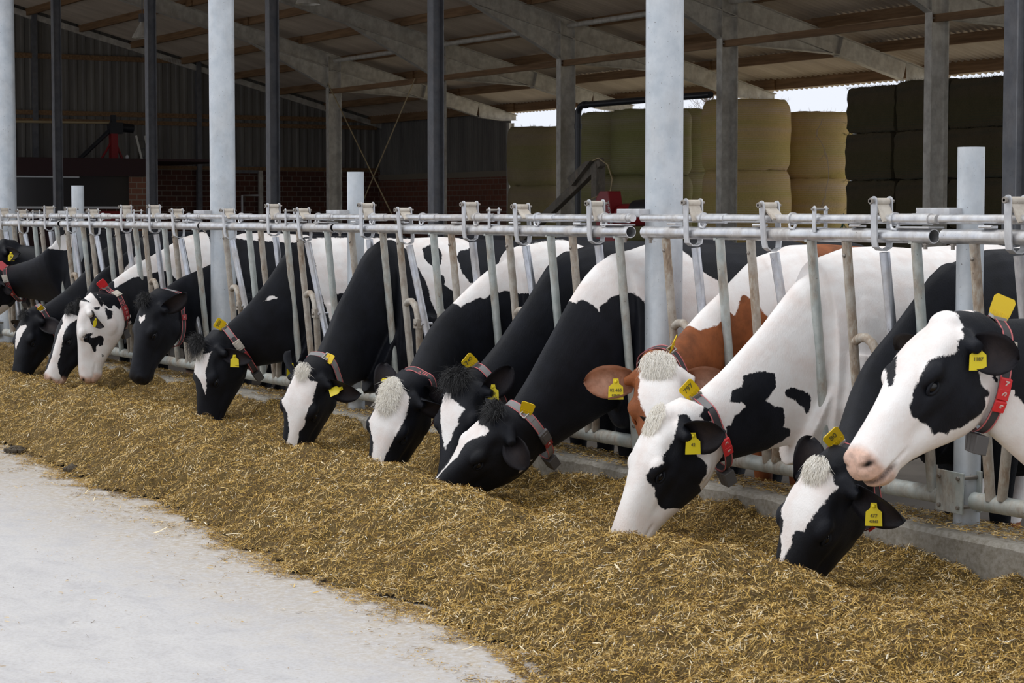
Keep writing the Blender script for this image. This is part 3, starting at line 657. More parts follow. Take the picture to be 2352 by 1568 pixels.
def U2h(form, p): return form.local(p)[1]
def sx_lim(form, p):
    """distance to the left of the spine (m): side patches stop at the back line"""
    out = np.full(len(p), 0.); best = np.full(len(p), 1e9)
    for i in range(form.nh, len(form.C)):
        d = p-form.C[i]; dist = np.abs(d@form.T[i])+.2*np.linalg.norm(d, axis=1); k = dist < best; best[k] = dist[k]; out[k] = (d@form.SD[i])[k]+.13
    return out

def gauss(u, v, w, c, s_): return np.exp(-((u-c[0])/s_[0])**2-((v-c[1])/s_[1])**2-((w-c[2])/s_[2])**2)

def coat(name, dark, pinkish=(.60, .38, .29)):
    m = mat(name, dark, .55); b = bsdf(m)
    a = N(m, 'ShaderNodeAttribute'); a.attribute_name = 'white_coat'
    p = N(m, 'ShaderNodeAttribute'); p.attribute_name = 'bare_skin'
    dk = N(m, 'ShaderNodeAttribute'); dk.attribute_name = 'dark_skin_shade'
    n1 = noise(m, 34, 3, .6, geopos(m)); n2 = noise(m, 190, 2, .6, geopos(m, (1, 1, .45))); n3 = noise(m, 9, 4, .6, geopos(m))
    f = math_(m, 'ADD', a.outputs['Fac'], math_(m, 'ADD', math_(m, 'MULTIPLY', math_(m, 'SUBTRACT', n1.outputs[0], .5), .020), math_(m, 'MULTIPLY', math_(m, 'SUBTRACT', n2.outputs[0], .5), .012)))
    mr = N(m, 'ShaderNodeMapRange'); mr.inputs[1].default_value = -.0022; mr.inputs[2].default_value = .0022; L(m, f, mr.inputs[0])
    wc = ramp(m, n3.outputs[0], [(.3, (.82, .735, .70)), (.6, (.90, .875, .865))]).outputs[0]
    dc = ramp(m, n3.outputs[0], [(.35, tuple(x*.75 for x in dark)), (.65, tuple(x*1.5 for x in dark))]).outputs[0]
    c = mix(m, mr.outputs[0], dc, wc)
    c = mix(m, p.outputs['Fac'], c, ramp(m, n1.outputs[0], [(.35, tuple(x*.8 for x in pinkish)), (.6, tuple(min(1, x*1.25) for x in pinkish))]).outputs[0])
    c = mix(m, dk.outputs['Fac'], c, (.012, .010, .011))
    L(m, c, b.inputs['Base Color'])
    rg = math_(m, 'SUBTRACT', .58, math_(m, 'MULTIPLY', p.outputs['Fac'], .2)); L(m, rg, b.inputs['Roughness'])
    b.inputs['Sheen Weight'].default_value = .015; b.inputs['Sheen Roughness'].default_value = .4
    b.inputs['Specular IOR Level'].default_value = .22
    bump(m, n2.outputs[0], .35, .004); return m
M['coat_black'] = coat('black_and_white_coat', (.0055, .0065, .0105))
M['coat_brown'] = coat('red_and_white_coat', (.22, .068, .022))
M['eye'] = mat('eye', (.005, .005, .007), .1, 0, .5)
M['tuft_black'] = mat('black_hair', (.012, .012, .014), .6)
M['tuft_white'] = mat('white_hair', (.93, .89, .82), .8)
bsdf(M['tuft_white']).inputs['Subsurface Weight'].default_value = .6; bsdf(M['tuft_white']).inputs['Subsurface Radius'].default_value = (.02, .02, .02)
M['strap'] = mat('grey_webbing', (.24, .235, .24), .8)
M['strap_dark'] = mat('dark_webbing', (.055, .052, .057), .75)
M['strap_edge'] = mat('pink_webbing_edge', (.60, .16, .17), .7)
M['yellow'] = mat('yellow_plastic', (.82, .66, .015), .45)
M['yellow_neck'] = mat('amber_plastic', (.80, .55, .01), .45)
M['red_tag'] = mat('red_plastic', (.72, .03, .035), .45)
M['pink_tag'] = mat('pink_plastic', (.85, .16, .18), .45)
M['number_red'] = mat('number_plate_red', (.32, .03, .035), .5)
M['digit'] = mat('pale_digit', (.80, .70, .66), .6)
M['transponder'] = mat('grey_transponder', (.10, .095, .095), .6)
M['buckle'] = mat('steel_buckle', (.45, .43, .40), .35, .7)
M['tooth'] = mat('teeth', (.72, .62, .50), .4)

def ear_geo(form, sg, length, width, d, face, droop=.0):
    """cupped ear blade; d = direction it points, face = way the open side looks"""
    H = lambda u, v, w: form.P+HS*(u*form.U+v*form.V+w*form.W)
    root = H(.048, -.082, sg*.118); d = nrm(np.array(d)); face = np.array(face); face = nrm(face-d*(face@d)); cr = np.cross(d, face)
    K, J = 14, 9; vs = []
    for side in (1, -1):
        for i in range(K+1):
            t = i/K; wd = width*.5*(.50+.62*math.sin(PI*min(1, t*.95+.12)) if t < .5 else (1.10*math.cos((t-.5)*PI*.98)**.62 if t < .999 else .04))
            wd = max(wd, .004)
            for j in range(J):
                q = -1+2*j/(J-1); curl = (1-q*q)*(-.34*width)*(1-t*.55)
                c = root+d*(length*t)+cr*(wd*q)+face*(curl+ .02*math.sin(t*PI)) - np.array([0, 0, droop*t*t])
                c = c-face*(.0045*(1 if side < 0 else 0))*(1-abs(q)**3*.9)
                vs.append(c)
    fs = []; B = (K+1)*J
    for i in range(K):
        for j in range(J-1):
            a = i*J+j; fs.append((a, a+1, a+J+1, a+J)); fs.append((B+a, B+a+J, B+a+J+1, B+a+1))
    rim = [i*J for i in range(K+1)]+[K*J+j for j in range(1, J)]+[i*J+J-1 for i in range(K-1, -1, -1)]
    for a, b in zip(rim, rim[1:]): fs.append((a, b, B+b, B+a))
    return vs, fs, root+d*length*.42-face*.02*width, d, face, cr

def strands(c, frames, count, seed, base_r, length, dirv, spread, droop, w=.0010):
    rnd = random.Random(seed); mb = MB(); sx, sy, up = frames; count = int(count*3.2)
    for k in range(count):
        a = rnd.random()*2*PI; r = math.sqrt(rnd.random()); p = c+sx*(base_r[0]*r*math.cos(a))+sy*(base_r[1]*r*math.sin(a))+up*(base_r[2]*(1-r*r))
        d = nrm(np.array(dirv)+sx*rnd.uniform(-1, 1)*spread+sy*rnd.uniform(-1, 1)*spread+up*rnd.uniform(-.3, .3)*spread)
        ln = length*rnd.uniform(.6, 1.15); curl = np.array([rnd.uniform(-1, 1) for _ in range(3)])*.38-up*.45; side = nrm(np.cross(d, np.array([rnd.uniform(-1, 1), rnd.uniform(-1, 1), rnd.uniform(-1, 1)])))
        vs = []; K = 4
        for i in range(K+1):
            t = i/K; q = p+(d*t+curl*t*t)*ln-np.array([0, 0, 1.])*droop*ln*t*t
            ww = w*(1-t*.85); vs += [q-side*ww, q+side*ww]
        mb.add(vs, [(2*i, 2*i+1, 2*i+3, 2*i+2) for i in range(K)])
    return mb

def build_cow(key, pose, Xb, label, voxel=.010, base='black', marks=(), ears=None, tags=(), collar=None, tuft=None, pink=False, group='dairy cows feeding through the fence', opts=None, skin_kw=None):
    form = CowForm(*pose, Xb, **(skin_kw or {}))
    root = empty('cow', (Xb, form.N3[1]+.7, FLOOR)); tag(root, label, 'cow', group)
    sh = form.shells(); mb = MB()
    for v, f in sh: mb.add(v, f)
    tmp = link('tmp', mb.mesh('tmp', M['coat_black'], False))
    r = tmp.modifiers.new('r', 'REMESH'); r.mode = 'VOXEL'; r.voxel_size = voxel; r.use_smooth_shade = True
    sm = tmp.modifiers.new('s', 'SMOOTH'); sm.factor = .5; sm.iterations = int(round(.055/voxel))
    me = bpy.data.meshes.new_from_object(tmp.evaluated_get(bpy.context.evaluated_depsgraph_get()))
    bpy.data.objects.remove(tmp)
    n = len(me.vertices); co = np.empty(n*3, np.float32); me.vertices.foreach_get('co', co); co = co.reshape(-1, 3).astype(float)
    no = np.empty(n*3, np.float32); me.vertex_normals.foreach_get('vector', no); no = no.reshape(-1, 3).astype(float)
    u, v, w = form.local(co); aw = np.abs(w); near = (u > -.2) & (u < .7) & (np.abs(v+.1) < .35) & (aw < .25)
    d = np.zeros(n)
    d += .012*gauss(u, v, aw, (.195, -.035, .10), (.045, .025, .05))          # brow ridge
    d -= .016*gauss(u, v, aw, (.232, -.068, .108), (.024, .017, .04))         # eye socket
    d += .006*gauss(u, v, aw, (.245, -.093, .10), (.03, .012, .04))           # lower lid
    d -= .010*gauss(u, v, aw, (.12, -.055, .105), (.04, .03, .05))            # temple hollow
    d += .007*gauss(u, v, aw, (.26, -.115, .085), (.09, .018, .04))           # cheek ridge
    d -= .010*gauss(u, v, aw, (.33, -.14, .075), (.07, .035, .05))            # hollow above the lips
    d -= .026*gauss(u, v, aw, (.546, -.085, .046), (.015, .011, .022))        # nostril
    d -= .012*gauss(u, v, aw, (.535, -.070, .055), (.014, .007, .018))
    ml = np.abs(v-(-.142-.10*(.55-u)))                                          # mouth line
    d -= .007*np.exp(-(ml/.006)**2)*(u > .40)*np.clip((u-.40)/.03, 0, 1)*near
    if opts and opts.get('mouth_open'):
        d -= .016*np.exp(-((v-(-.152-.06*(.55-u)))/.011)**2)*np.clip((u-.47)/.03, 0, 1)*near
    d -= .006*gauss(u, v, w, (.56, -.095, 0), (.02, .05, .010))               # philtrum
    d *= near*HS
    rs = np.random.RandomState(7)
    co = co+no*d[:, None]
    S, ph = form.coords(co)
    # ears joined onto the head skin
    ear_info = []; ev = []; ef = []; mark_ear = []; inner_ear = []
    for sg in (-1, 1):
        e = dict(d=None, face=None, L=.20, Wd=.115, droop=.0, m=-1)
        if ears: e.update(ears.get(sg, {}))
        dd = form.W*sg+(-.10)*form.U-.15*form.V if e['d'] is None else e['d'][0]*form.U+e['d'][1]*form.V+e['d'][2]*form.W
        ff = form.U*.35+form.V*.5+np.array([0, 0, -.3]) if e['face'] is None else e['face'][0]*form.U+e['face'][1]*form.V+e['face'][2]*form.W
        vs, fs, tp, dd, ff, cr = ear_geo(form, sg, e['L'], e['Wd'], dd, ff, e['droop'])
        b = len(ev); ev += [tuple(x) for x in vs]; ef += [tuple(i+b for i in f) for f in fs]; mark_ear += [e['m']]*len(vs); inner_ear += [(.20+.5*max(0, math.sin((i_//9)/14*PI))*(1-abs(-1+2*(i_%9)/8))) if i_ < 135 else 0 for i_ in range(len(vs))]; ear_info.append((sg, tp, dd, ff, cr, e))
    # eyelids
    tl = MB()
    for sg in (-1, 1):
        H = lambda a, b_, c_: form.P+HS*(a*form.U+b_*form.V+c_*form.W)
        c = H(.232, -.068, sg*.1035)
        ax1 = nrm(form.U+form.V*-.25); ax2 = nrm(form.V+form.U*.25); out = form.W*sg
        pts = [c+ax1*(.025*HS*math.cos(g))+ax2*(.0145*HS*math.sin(g))+out*(.004-.012*math.cos(g)**2) for g in np.linspace(0, 2*PI, 21)]
        tl.tube(pts, .0062*HS, 8, cap=False)
    b = len(ev); ev += tl.v; ef += [tuple(i+b for i in f) for f in tl.f]; lid0 = b
    mark_ear += [None]*len(tl.v)
    ev = np.array(ev)
    # markings
    allco = np.concatenate([co, ev]); S2, ph2 = form.coords(ev); S = np.concatenate([S, S2]); ph = np.concatenate([ph, ph2])
    mk = np.full(len(allco), .06 if base == 'white' else -.06)
    idx = np.concatenate([form.idx*0, form.idx]); form.coords(allco); idx = form.idx.copy()
    Sh, ph_h = form.head_coords(allco); sy, sz, sx_ = form.side_coords(allco); headish = (idx < form.nh+2) & (Sh < .10) & (U2h(form, allco) > -.40)
    for kind, poly in marks:
        if kind == 'wr': mk = np.maximum(mk, np.clip(np.minimum(S-poly[0], poly[1]-S), -.06, .06)); continue
        if kind in 'wk': sd = np.where(headish, np.clip(poly_sd(Sh, ph_h, poly), -.06, .06), -.06)
        else:
            q = np.array(poly, float); sd = np.clip(flat_sd(sy, sz, q[:, 0], q[:, 1]), -.06, .06)
            if len(poly) and not (opts and opts.get('wrap')): sd = np.minimum(sd, np.clip(sx_lim(form, allco), -.06, .06))
        if kind in 'wW': mk = np.maximum(mk, sd)
        else: mk = np.minimum(mk, -sd)
    me_arr = np.array([0 if x is None else x for x in mark_ear], float); has = np.array([x is not None for x in mark_ear])
    mk[n:][has] = me_arr[has]*.06
    U2, V2, W2 = form.local(allco)
    nose = np.clip((U2-(.512-.20*np.abs(V2+.10)))/.022, 0, 1)*(V2 > -.165)
    lips = np.clip((U2-.47)/.03, 0, 1)*(V2 <= -.145)
    bare = np.zeros(len(allco)); dark = np.zeros(len(allco))
    if pink: bare = np.maximum(nose*.9, lips*.75)
    else: dark = nose*.6
    ie = np.array(inner_ear+[0]*len(tl.v)); bare[n:] = np.maximum(bare[n:], ie*(.75 if (opts or {}).get('brown') or base == 'brown' else .05))
    AW2 = np.abs(W2)
    dark = np.maximum(dark, np.clip(1.5*gauss(U2, V2, AW2, (.540, -.082, .050), (.017, .0085, .022)), 0, 1));  # shade of the nostril hollow painted into the skin colour
    if opts and opts.get('mouth_open'): dark = np.maximum(dark, .85*np.exp(-((V2-(-.152-.06*(.55-U2)))/.008)**2)*np.clip((U2-.46)/.03, 0, 1)*(U2 < .7)*(AW2 < .2)*(V2 > -.25))  # shade between the parted lips painted dark as well
    inner = np.zeros(len(allco)); 
    me2 = bpy.data.meshes.new('cow_body'); nf = len(me.polygons)
    faces = np.empty(len(me.loops), np.int32); me.loops.foreach_get('vertex_index', faces)
    ls = np.empty(nf, np.int32); lt = np.empty(nf, np.int32); me.polygons.foreach_get('loop_start', ls); me.polygons.foreach_get('loop_total', lt)
    el = np.concatenate([np.array(f, np.int32)+n for f in ef]); et = np.array([len(f) for f in ef], np.int32)
    es = np.concatenate([[0], np.cumsum(et)[:-1]]).astype(np.int32)+len(faces)
    me2.vertices.add(len(allco)); me2.vertices.foreach_set('co', allco.astype(np.float32).ravel())
    me2.loops.add(len(faces)+len(el)); me2.loops.foreach_set('vertex_index', np.concatenate([faces, el]))
    me2.polygons.add(nf+len(ef)); me2.polygons.foreach_set('loop_start', np.concatenate([ls, es])); me2.polygons.foreach_set('loop_total', np.concatenate([lt, et]))
    me2.update(calc_edges=True); me2.validate()
    me2.polygons.foreach_set('use_smooth', np.ones(len(me2.polygons), bool))
    for nm_, arr in (('white_coat', mk), ('bare_skin', bare), ('dark_skin_shade', dark)):
        at = me2.attributes.new(nm_, 'FLOAT', 'POINT'); at.data.foreach_set('value', arr.astype(np.float32))
    bpy.data.meshes.remove(me)
    me2.materials.append(M['coat_brown'] if base == 'brown' or (opts and opts.get('brown')) else M['coat_black'])
    body = link('body', me2, root)
    H = lambda a, b_, c_: form.P+HS*(a*form.U+b_*form.V+c_*form.W)
    for sg in (-1, 1):
        eb = MB(); eb.ball(H(.232, -.069, sg*.0915), .0205*HS, 16); eb.build('eye', M['eye'], root)
    # collar follows the skin: rays from the neck's core
    tri = BVHTree.FromPolygons([tuple(x) for x in allco[:n]], [tuple(faces[a:a+b_]) for a, b_ in zip(ls, lt)])
    info = dict(form=form, bvh=tri, root=root, body=body, key=key)
    for tg in tags:
        sg, tp, dd, ff, cr, e = next(x for x in ear_info if x[0] == tg['ear'])
        c = tp+dd*tg.get('along', 0)+cr*tg.get('across', 0); down = np.array(tg.get('down', (0, 0, -1.))); fc = ff if tg.get('face') is None else nrm(np.array(tg['face'], float))
        dn = nrm(down-fc*(down@fc)); sdv = np.cross(dn, fc); s_ = tg.get('size', 1.)
        t = MB(); prof = [(-.010, .012), (.010, .012), (.013, -.008), (.028, -.020), (.030, -.070), (-.030, -.070), (-.028, -.020), (-.013, -.008)]
        t.prism([(x*s_, y*s_) for x, y in prof], c+fc*.010, sdv, -dn, np.cross(sdv, -dn), .003); t.ball(c+fc*.013, (.008, .008, .008), 10)
        if tg.get('text'):
            for k, line in enumerate(tg['text']):
                t.text(line, c+fc*(.0130)+dn*(.034+.020*k)*s_, -sdv if np.dot(np.cross(-sdv, -dn), fc) > 0 else sdv, -dn, .017*s_*(1 if k == 0 else .75), .0012, 1)
        t.build('ear_tag', [M['yellow'], M['dark_letter']], root)
    if collar: make_collar(info, collar)
    if tuft:
        for q in (tuft if isinstance(tuft, list) else [tuft]):
            c = H(*q['at']); mb = strands(c, (form.W, form.U, form.V), q.get('n', 260), q.get('seed', 1), q.get('r', (.05, .05, .012)), q.get('len', .06), q['dir'][0]*form.U+q['dir'][1]*form.V+q['dir'][2]*form.W, q.get('spread', .5), q.get('droop', .3))
            mb.build('hair_tuft', M[q.get('mat', 'tuft_black')], root)
    return info

def make_collar(info, c):
    """strap round the neck; t = place along the neck, lean tips the throat side forward, slack drops it off the throat"""
    form, bvh, root = info['form'], info['bvh'], info['root']
    i0 = form.nh; pos = c['t']; Sx = form.S[form.nh:form.nn]; k = int(np.searchsorted(Sx, pos)); k = min(max(k, 1), len(Sx)-1); f = (pos-Sx[k-1])/(Sx[k]-Sx[k-1])
    C = form.C[i0+k-1]*(1-f)+form.C[i0+k]*f; T = nrm(form.T[i0+k-1]*(1-f)+form.T[i0+k]*f); UPv = nrm(form.UP[i0+k]-T*(form.UP[i0+k]@T)); SD = np.cross(T, UPv)
    SD = SD if SD@form.SD[i0+k] > 0 else -SD
    lean = c.get('lean', 0.); Tn = nrm(T*math.cos(lean)+UPv*math.sin(lean)); UL = nrm(UPv-Tn*(UPv@Tn))
    n = 72; ring = []
    for j in range(n):
        g = 2*PI*j/n; d = UL*math.cos(g)+SD*math.sin(g)
        hit = bvh.ray_cast(Vector(C+d*.55), Vector(-d), .55)
        r = .55-hit[3] if hit[0] is not None else .12
        ring.append(r)
    ring = np.array(ring); ring = np.minimum(ring, np.median(ring)*1.9)
    hull = ring.copy()
    for _ in range(3): hull = np.maximum(hull, (np.roll(hull, 1)+np.roll(hull, -1))/2*1.0)
    for _ in range(2): hull = (np.roll(hull, 1)+2*hull+np.roll(hull, -1))/4
    ang = 2*PI*np.arange(n)/n; slack = c.get('slack', .03)
    rad = hull+.006+slack*np.exp(-((np.abs(((ang-PI+PI) % (2*PI))-PI) if False else (ang-PI))/.9)**2)
    def P(g, off=0., ax=0.):
        a = (g % (2*PI))/(2*PI)*n; j = int(a) % n; ff = a-int(a); r = rad[j]*(1-ff)+rad[(j+1) % n]*ff
        d = UL*math.cos(g)+SD*math.sin(g); return C+d*(r+off)+Tn*ax, d
    def band(g0, g1, w, o0, o1, steps):
        mb = []; vs = []
        for i in range(steps+1):
            g = g0+(g1-g0)*i/steps; c_, d_ = P(g)
            for ax, off in ((-w/2, o0), (w/2, o0), (w/2, o1), (-w/2, o1)): vs.append(c_+d_*off+Tn*ax)
        fs = [(4*i+a, 4*i+(a+1) % 4, 4*(i+1)+(a+1) % 4, 4*(i+1)+a) for i in range(steps) for a in range(4)]+[(3, 2, 1, 0), tuple(4*steps+a for a in range(4))]
        return vs, fs
    Wd = c.get('w', .042)
    s_ = MB(); v, f_ = band(0, 2*PI, Wd, 0, .003, 72); s_.add(v, f_, 0)
    for sg in (-1, 1):
        vs = []
        for i in range(73):
            g = 2*PI*i/72; q, d = P(g, .0035, sg*(Wd/2-.0028))
            for ax, off in ((-.0026, -.004), (.0026, -.004), (.0026, .001), (-.0026, .001)): vs.append(q+d*off+Tn*ax)
        s_.add(vs, [(4*i+a, 4*i+(a+1) % 4, 4*(i+1)+(a+1) % 4, 4*(i+1)+a) for i in range(72) for a in range(4)], 1)
    for a0, a1 in c.get('pale', ()):   # lighter doubled length of webbing
        v, f_ = band(math.radians(a0), math.radians(a1), Wd-.010, .003, .0062, 14); s_.add(v, f_, 2)
    for a_, txt in c.get('words', ()):
        q, d = P(math.radians(a_), .0048); q2, _ = P(math.radians(a_+6), .0048)
        al = nrm(q2-q)*c.get('wdir', -1); s_.text(txt, q, al, np.cross(d, al), .026, .0006, 3)
    strap = s_.build('collar', [M[c.get('mat', 'strap_dark')], M['strap_edge'], M['strap'], M['strap_edge']], root)
    for a_, txt in c.get('numbers', ()):
        mb = MB(); q, d = P(math.radians(a_), .010); q2, _ = P(math.radians(a_+6), .010); al = nrm(q2-q); tt = nrm(np.cross(d, al))
        R = Matrix((al, tt, d)).transposed(); mb.box(q, (.036, Wd+.004, .010), R)
        mb.text(txt, q+d*.0055, tt*c.get('ndir', 1), np.cross(d, tt*c.get('ndir', 1)), .034, .001, 1)
        mb.build('number_plate', [M['number_red'] if not c.get('bright') else M['red_tag'], M['digit']], strap, bevel=.002)
    if c.get('buckle') is not None:
        mb = MB(); q, d = P(math.radians(c['buckle']), .010); q2, _ = P(math.radians(c['buckle']+6), .010); al = nrm(q2-q); tt = nrm(np.cross(d, al)); R = Matrix((al, tt, d)).transposed()
        mb.box(q, (.070, Wd+.012, .018), R); mb.box(q+d*.009, (.045, Wd-.006, .006), R); mb.build('buckle', [M['plate']] if c.get('bpale') else [M['transponder']], strap, bevel=.003)
    if c.get('box', True):
        mb = MB(); q, d = P(math.radians(c.get('boxa', 180)), .026); q2, _ = P(math.radians(c.get('boxa', 180)+6), .026); al = nrm(q2-q); tt = nrm(np.cross(d, al)); R = Matrix((al, tt, d)).transposed()
        prof = [(-.034, -.030), (.034, -.030), (.026, .034), (-.026, .034)]; mb.prism(prof, q+d*.012, al, d, tt, .052); 
        for kk in (-.018, 0, .018): mb.box(q+d*.014+al*kk, (.006, .056, .050), R)
        mb.build('transponder', [M['transponder']], strap, bevel=.004)
    if c.get('tag'):
        tg = c['tag']; mb = MB(); q, d = P(math.radians(tg.get('a', 5)), .004); q2, _ = P(math.radians(tg.get('a', 5)+6), .004); al = nrm(q2-q); tt = nrm(np.cross(d, al))
        k1, k2, k3 = tg.get('up', (.9, .0, -.4)); upd = nrm(d*k1+al*k2+Tn*k3); fc = np.array(tg.get('face', (.87, -.49, .1)), float); fc = nrm(fc-upd*(fc@upd)); sd = nrm(np.cross(upd, fc)); z_ = tg.get('size', 1.)
        prof = [(-.030, 0), (.030, 0), (.034, .020), (.036, .062), (.028, .072), (-.028, .072), (-.036, .062), (-.034, .020)]
        mb.prism([(x*z_, y*z_) for x, y in prof], q+upd*.0, sd, upd, np.cross(sd, upd), .004)
        for kk in (-2, -1, 0, 1, 2): mb.box(q+sd*kk*.012*z_+upd*.010+fc*.002, (.005, .004, .022), Matrix((sd, fc, upd)).transposed())
        if tg.get('text'): mb.text(tg['text'], q+fc*.0025+upd*.045*z_, sd if np.dot(np.cross(sd, upd), fc) > 0 else -sd, upd, .030*z_, .001, 1)
        mb.build('neck_tag', [M[tg.get('mat', 'yellow_neck')], M['dark_letter']], strap)
        mb = MB(); R = Matrix((al, tt, d)).transposed(); 
        for ax in (-1, 1): mb.box(q+tt*ax*(Wd/2+.004)+d*.003, (.030, .005, .010), R); mb.box(q+al*ax*.014+d*.003, (.005, Wd+.012, .010), R)
        mb.build('tag_frame', [M['buckle']], strap)

# head poses (poll point, direction to the muzzle, direction out of the forehead)
POSE = {'N': [[-5.213,-1.064,1.11],[0.025,-0.731,-0.682],[-0.081,-0.682,0.727]],
'M': [[-6.184,-0.793,0.51],[-0.072,-0.43,-0.9],[0.211,-0.888,0.408]],
'L': [[-7.274,-0.784,0.615],[-0.079,-0.455,-0.887],[-0.084,-0.884,0.461]],
'K': [[-7.688,-0.52,0.799],[0.453,-0.316,-0.834],[0.652,-0.521,0.551]],
'J': [[-8.793,-0.71,0.491],[-0.373,-0.606,-0.702],[0.091,-0.777,0.623]],
'I': [[-9.361,-0.618,0.609],[0.303,-0.391,-0.869],[0.352,-0.802,0.483]],
'H': [[-9.675,-0.833,0.555],[-0.023,-0.332,-0.943],[0.425,-0.857,0.291]],
'G': [[-11.131,-0.693,0.539],[0.008,-0.301,-0.954],[0.514,-0.817,0.263]],
'F': [[-12.992,-0.592,0.59],[0.04,-0.167,-0.985],[0.126,-0.977,0.17]],
'E': [[-14.255,-0.526,0.839],[0.036,-0.312,-0.95],[0.205,-0.928,0.312]],
'D': [[-15.504,-0.61,0.758],[-0.085,-0.1,-0.991],[-0.386,-0.914,0.125]],
'C': [[-15.663,-0.647,0.724],[-0.037,-0.436,-0.899],[0.023,-0.9,0.436]],
'B': [[-17.232,-0.525,0.61],[0.235,-0.348,-0.907],[0.281,-0.87,0.406]],
'A': [[-18.55,-0.45,0.93],[-0.25,-0.45,-0.86],[0.15,-0.88,0.45]],
'O': [[-18.72,-0.3,1.2],[-0.1,-0.8,-0.58],[0,-0.58,0.8]]}
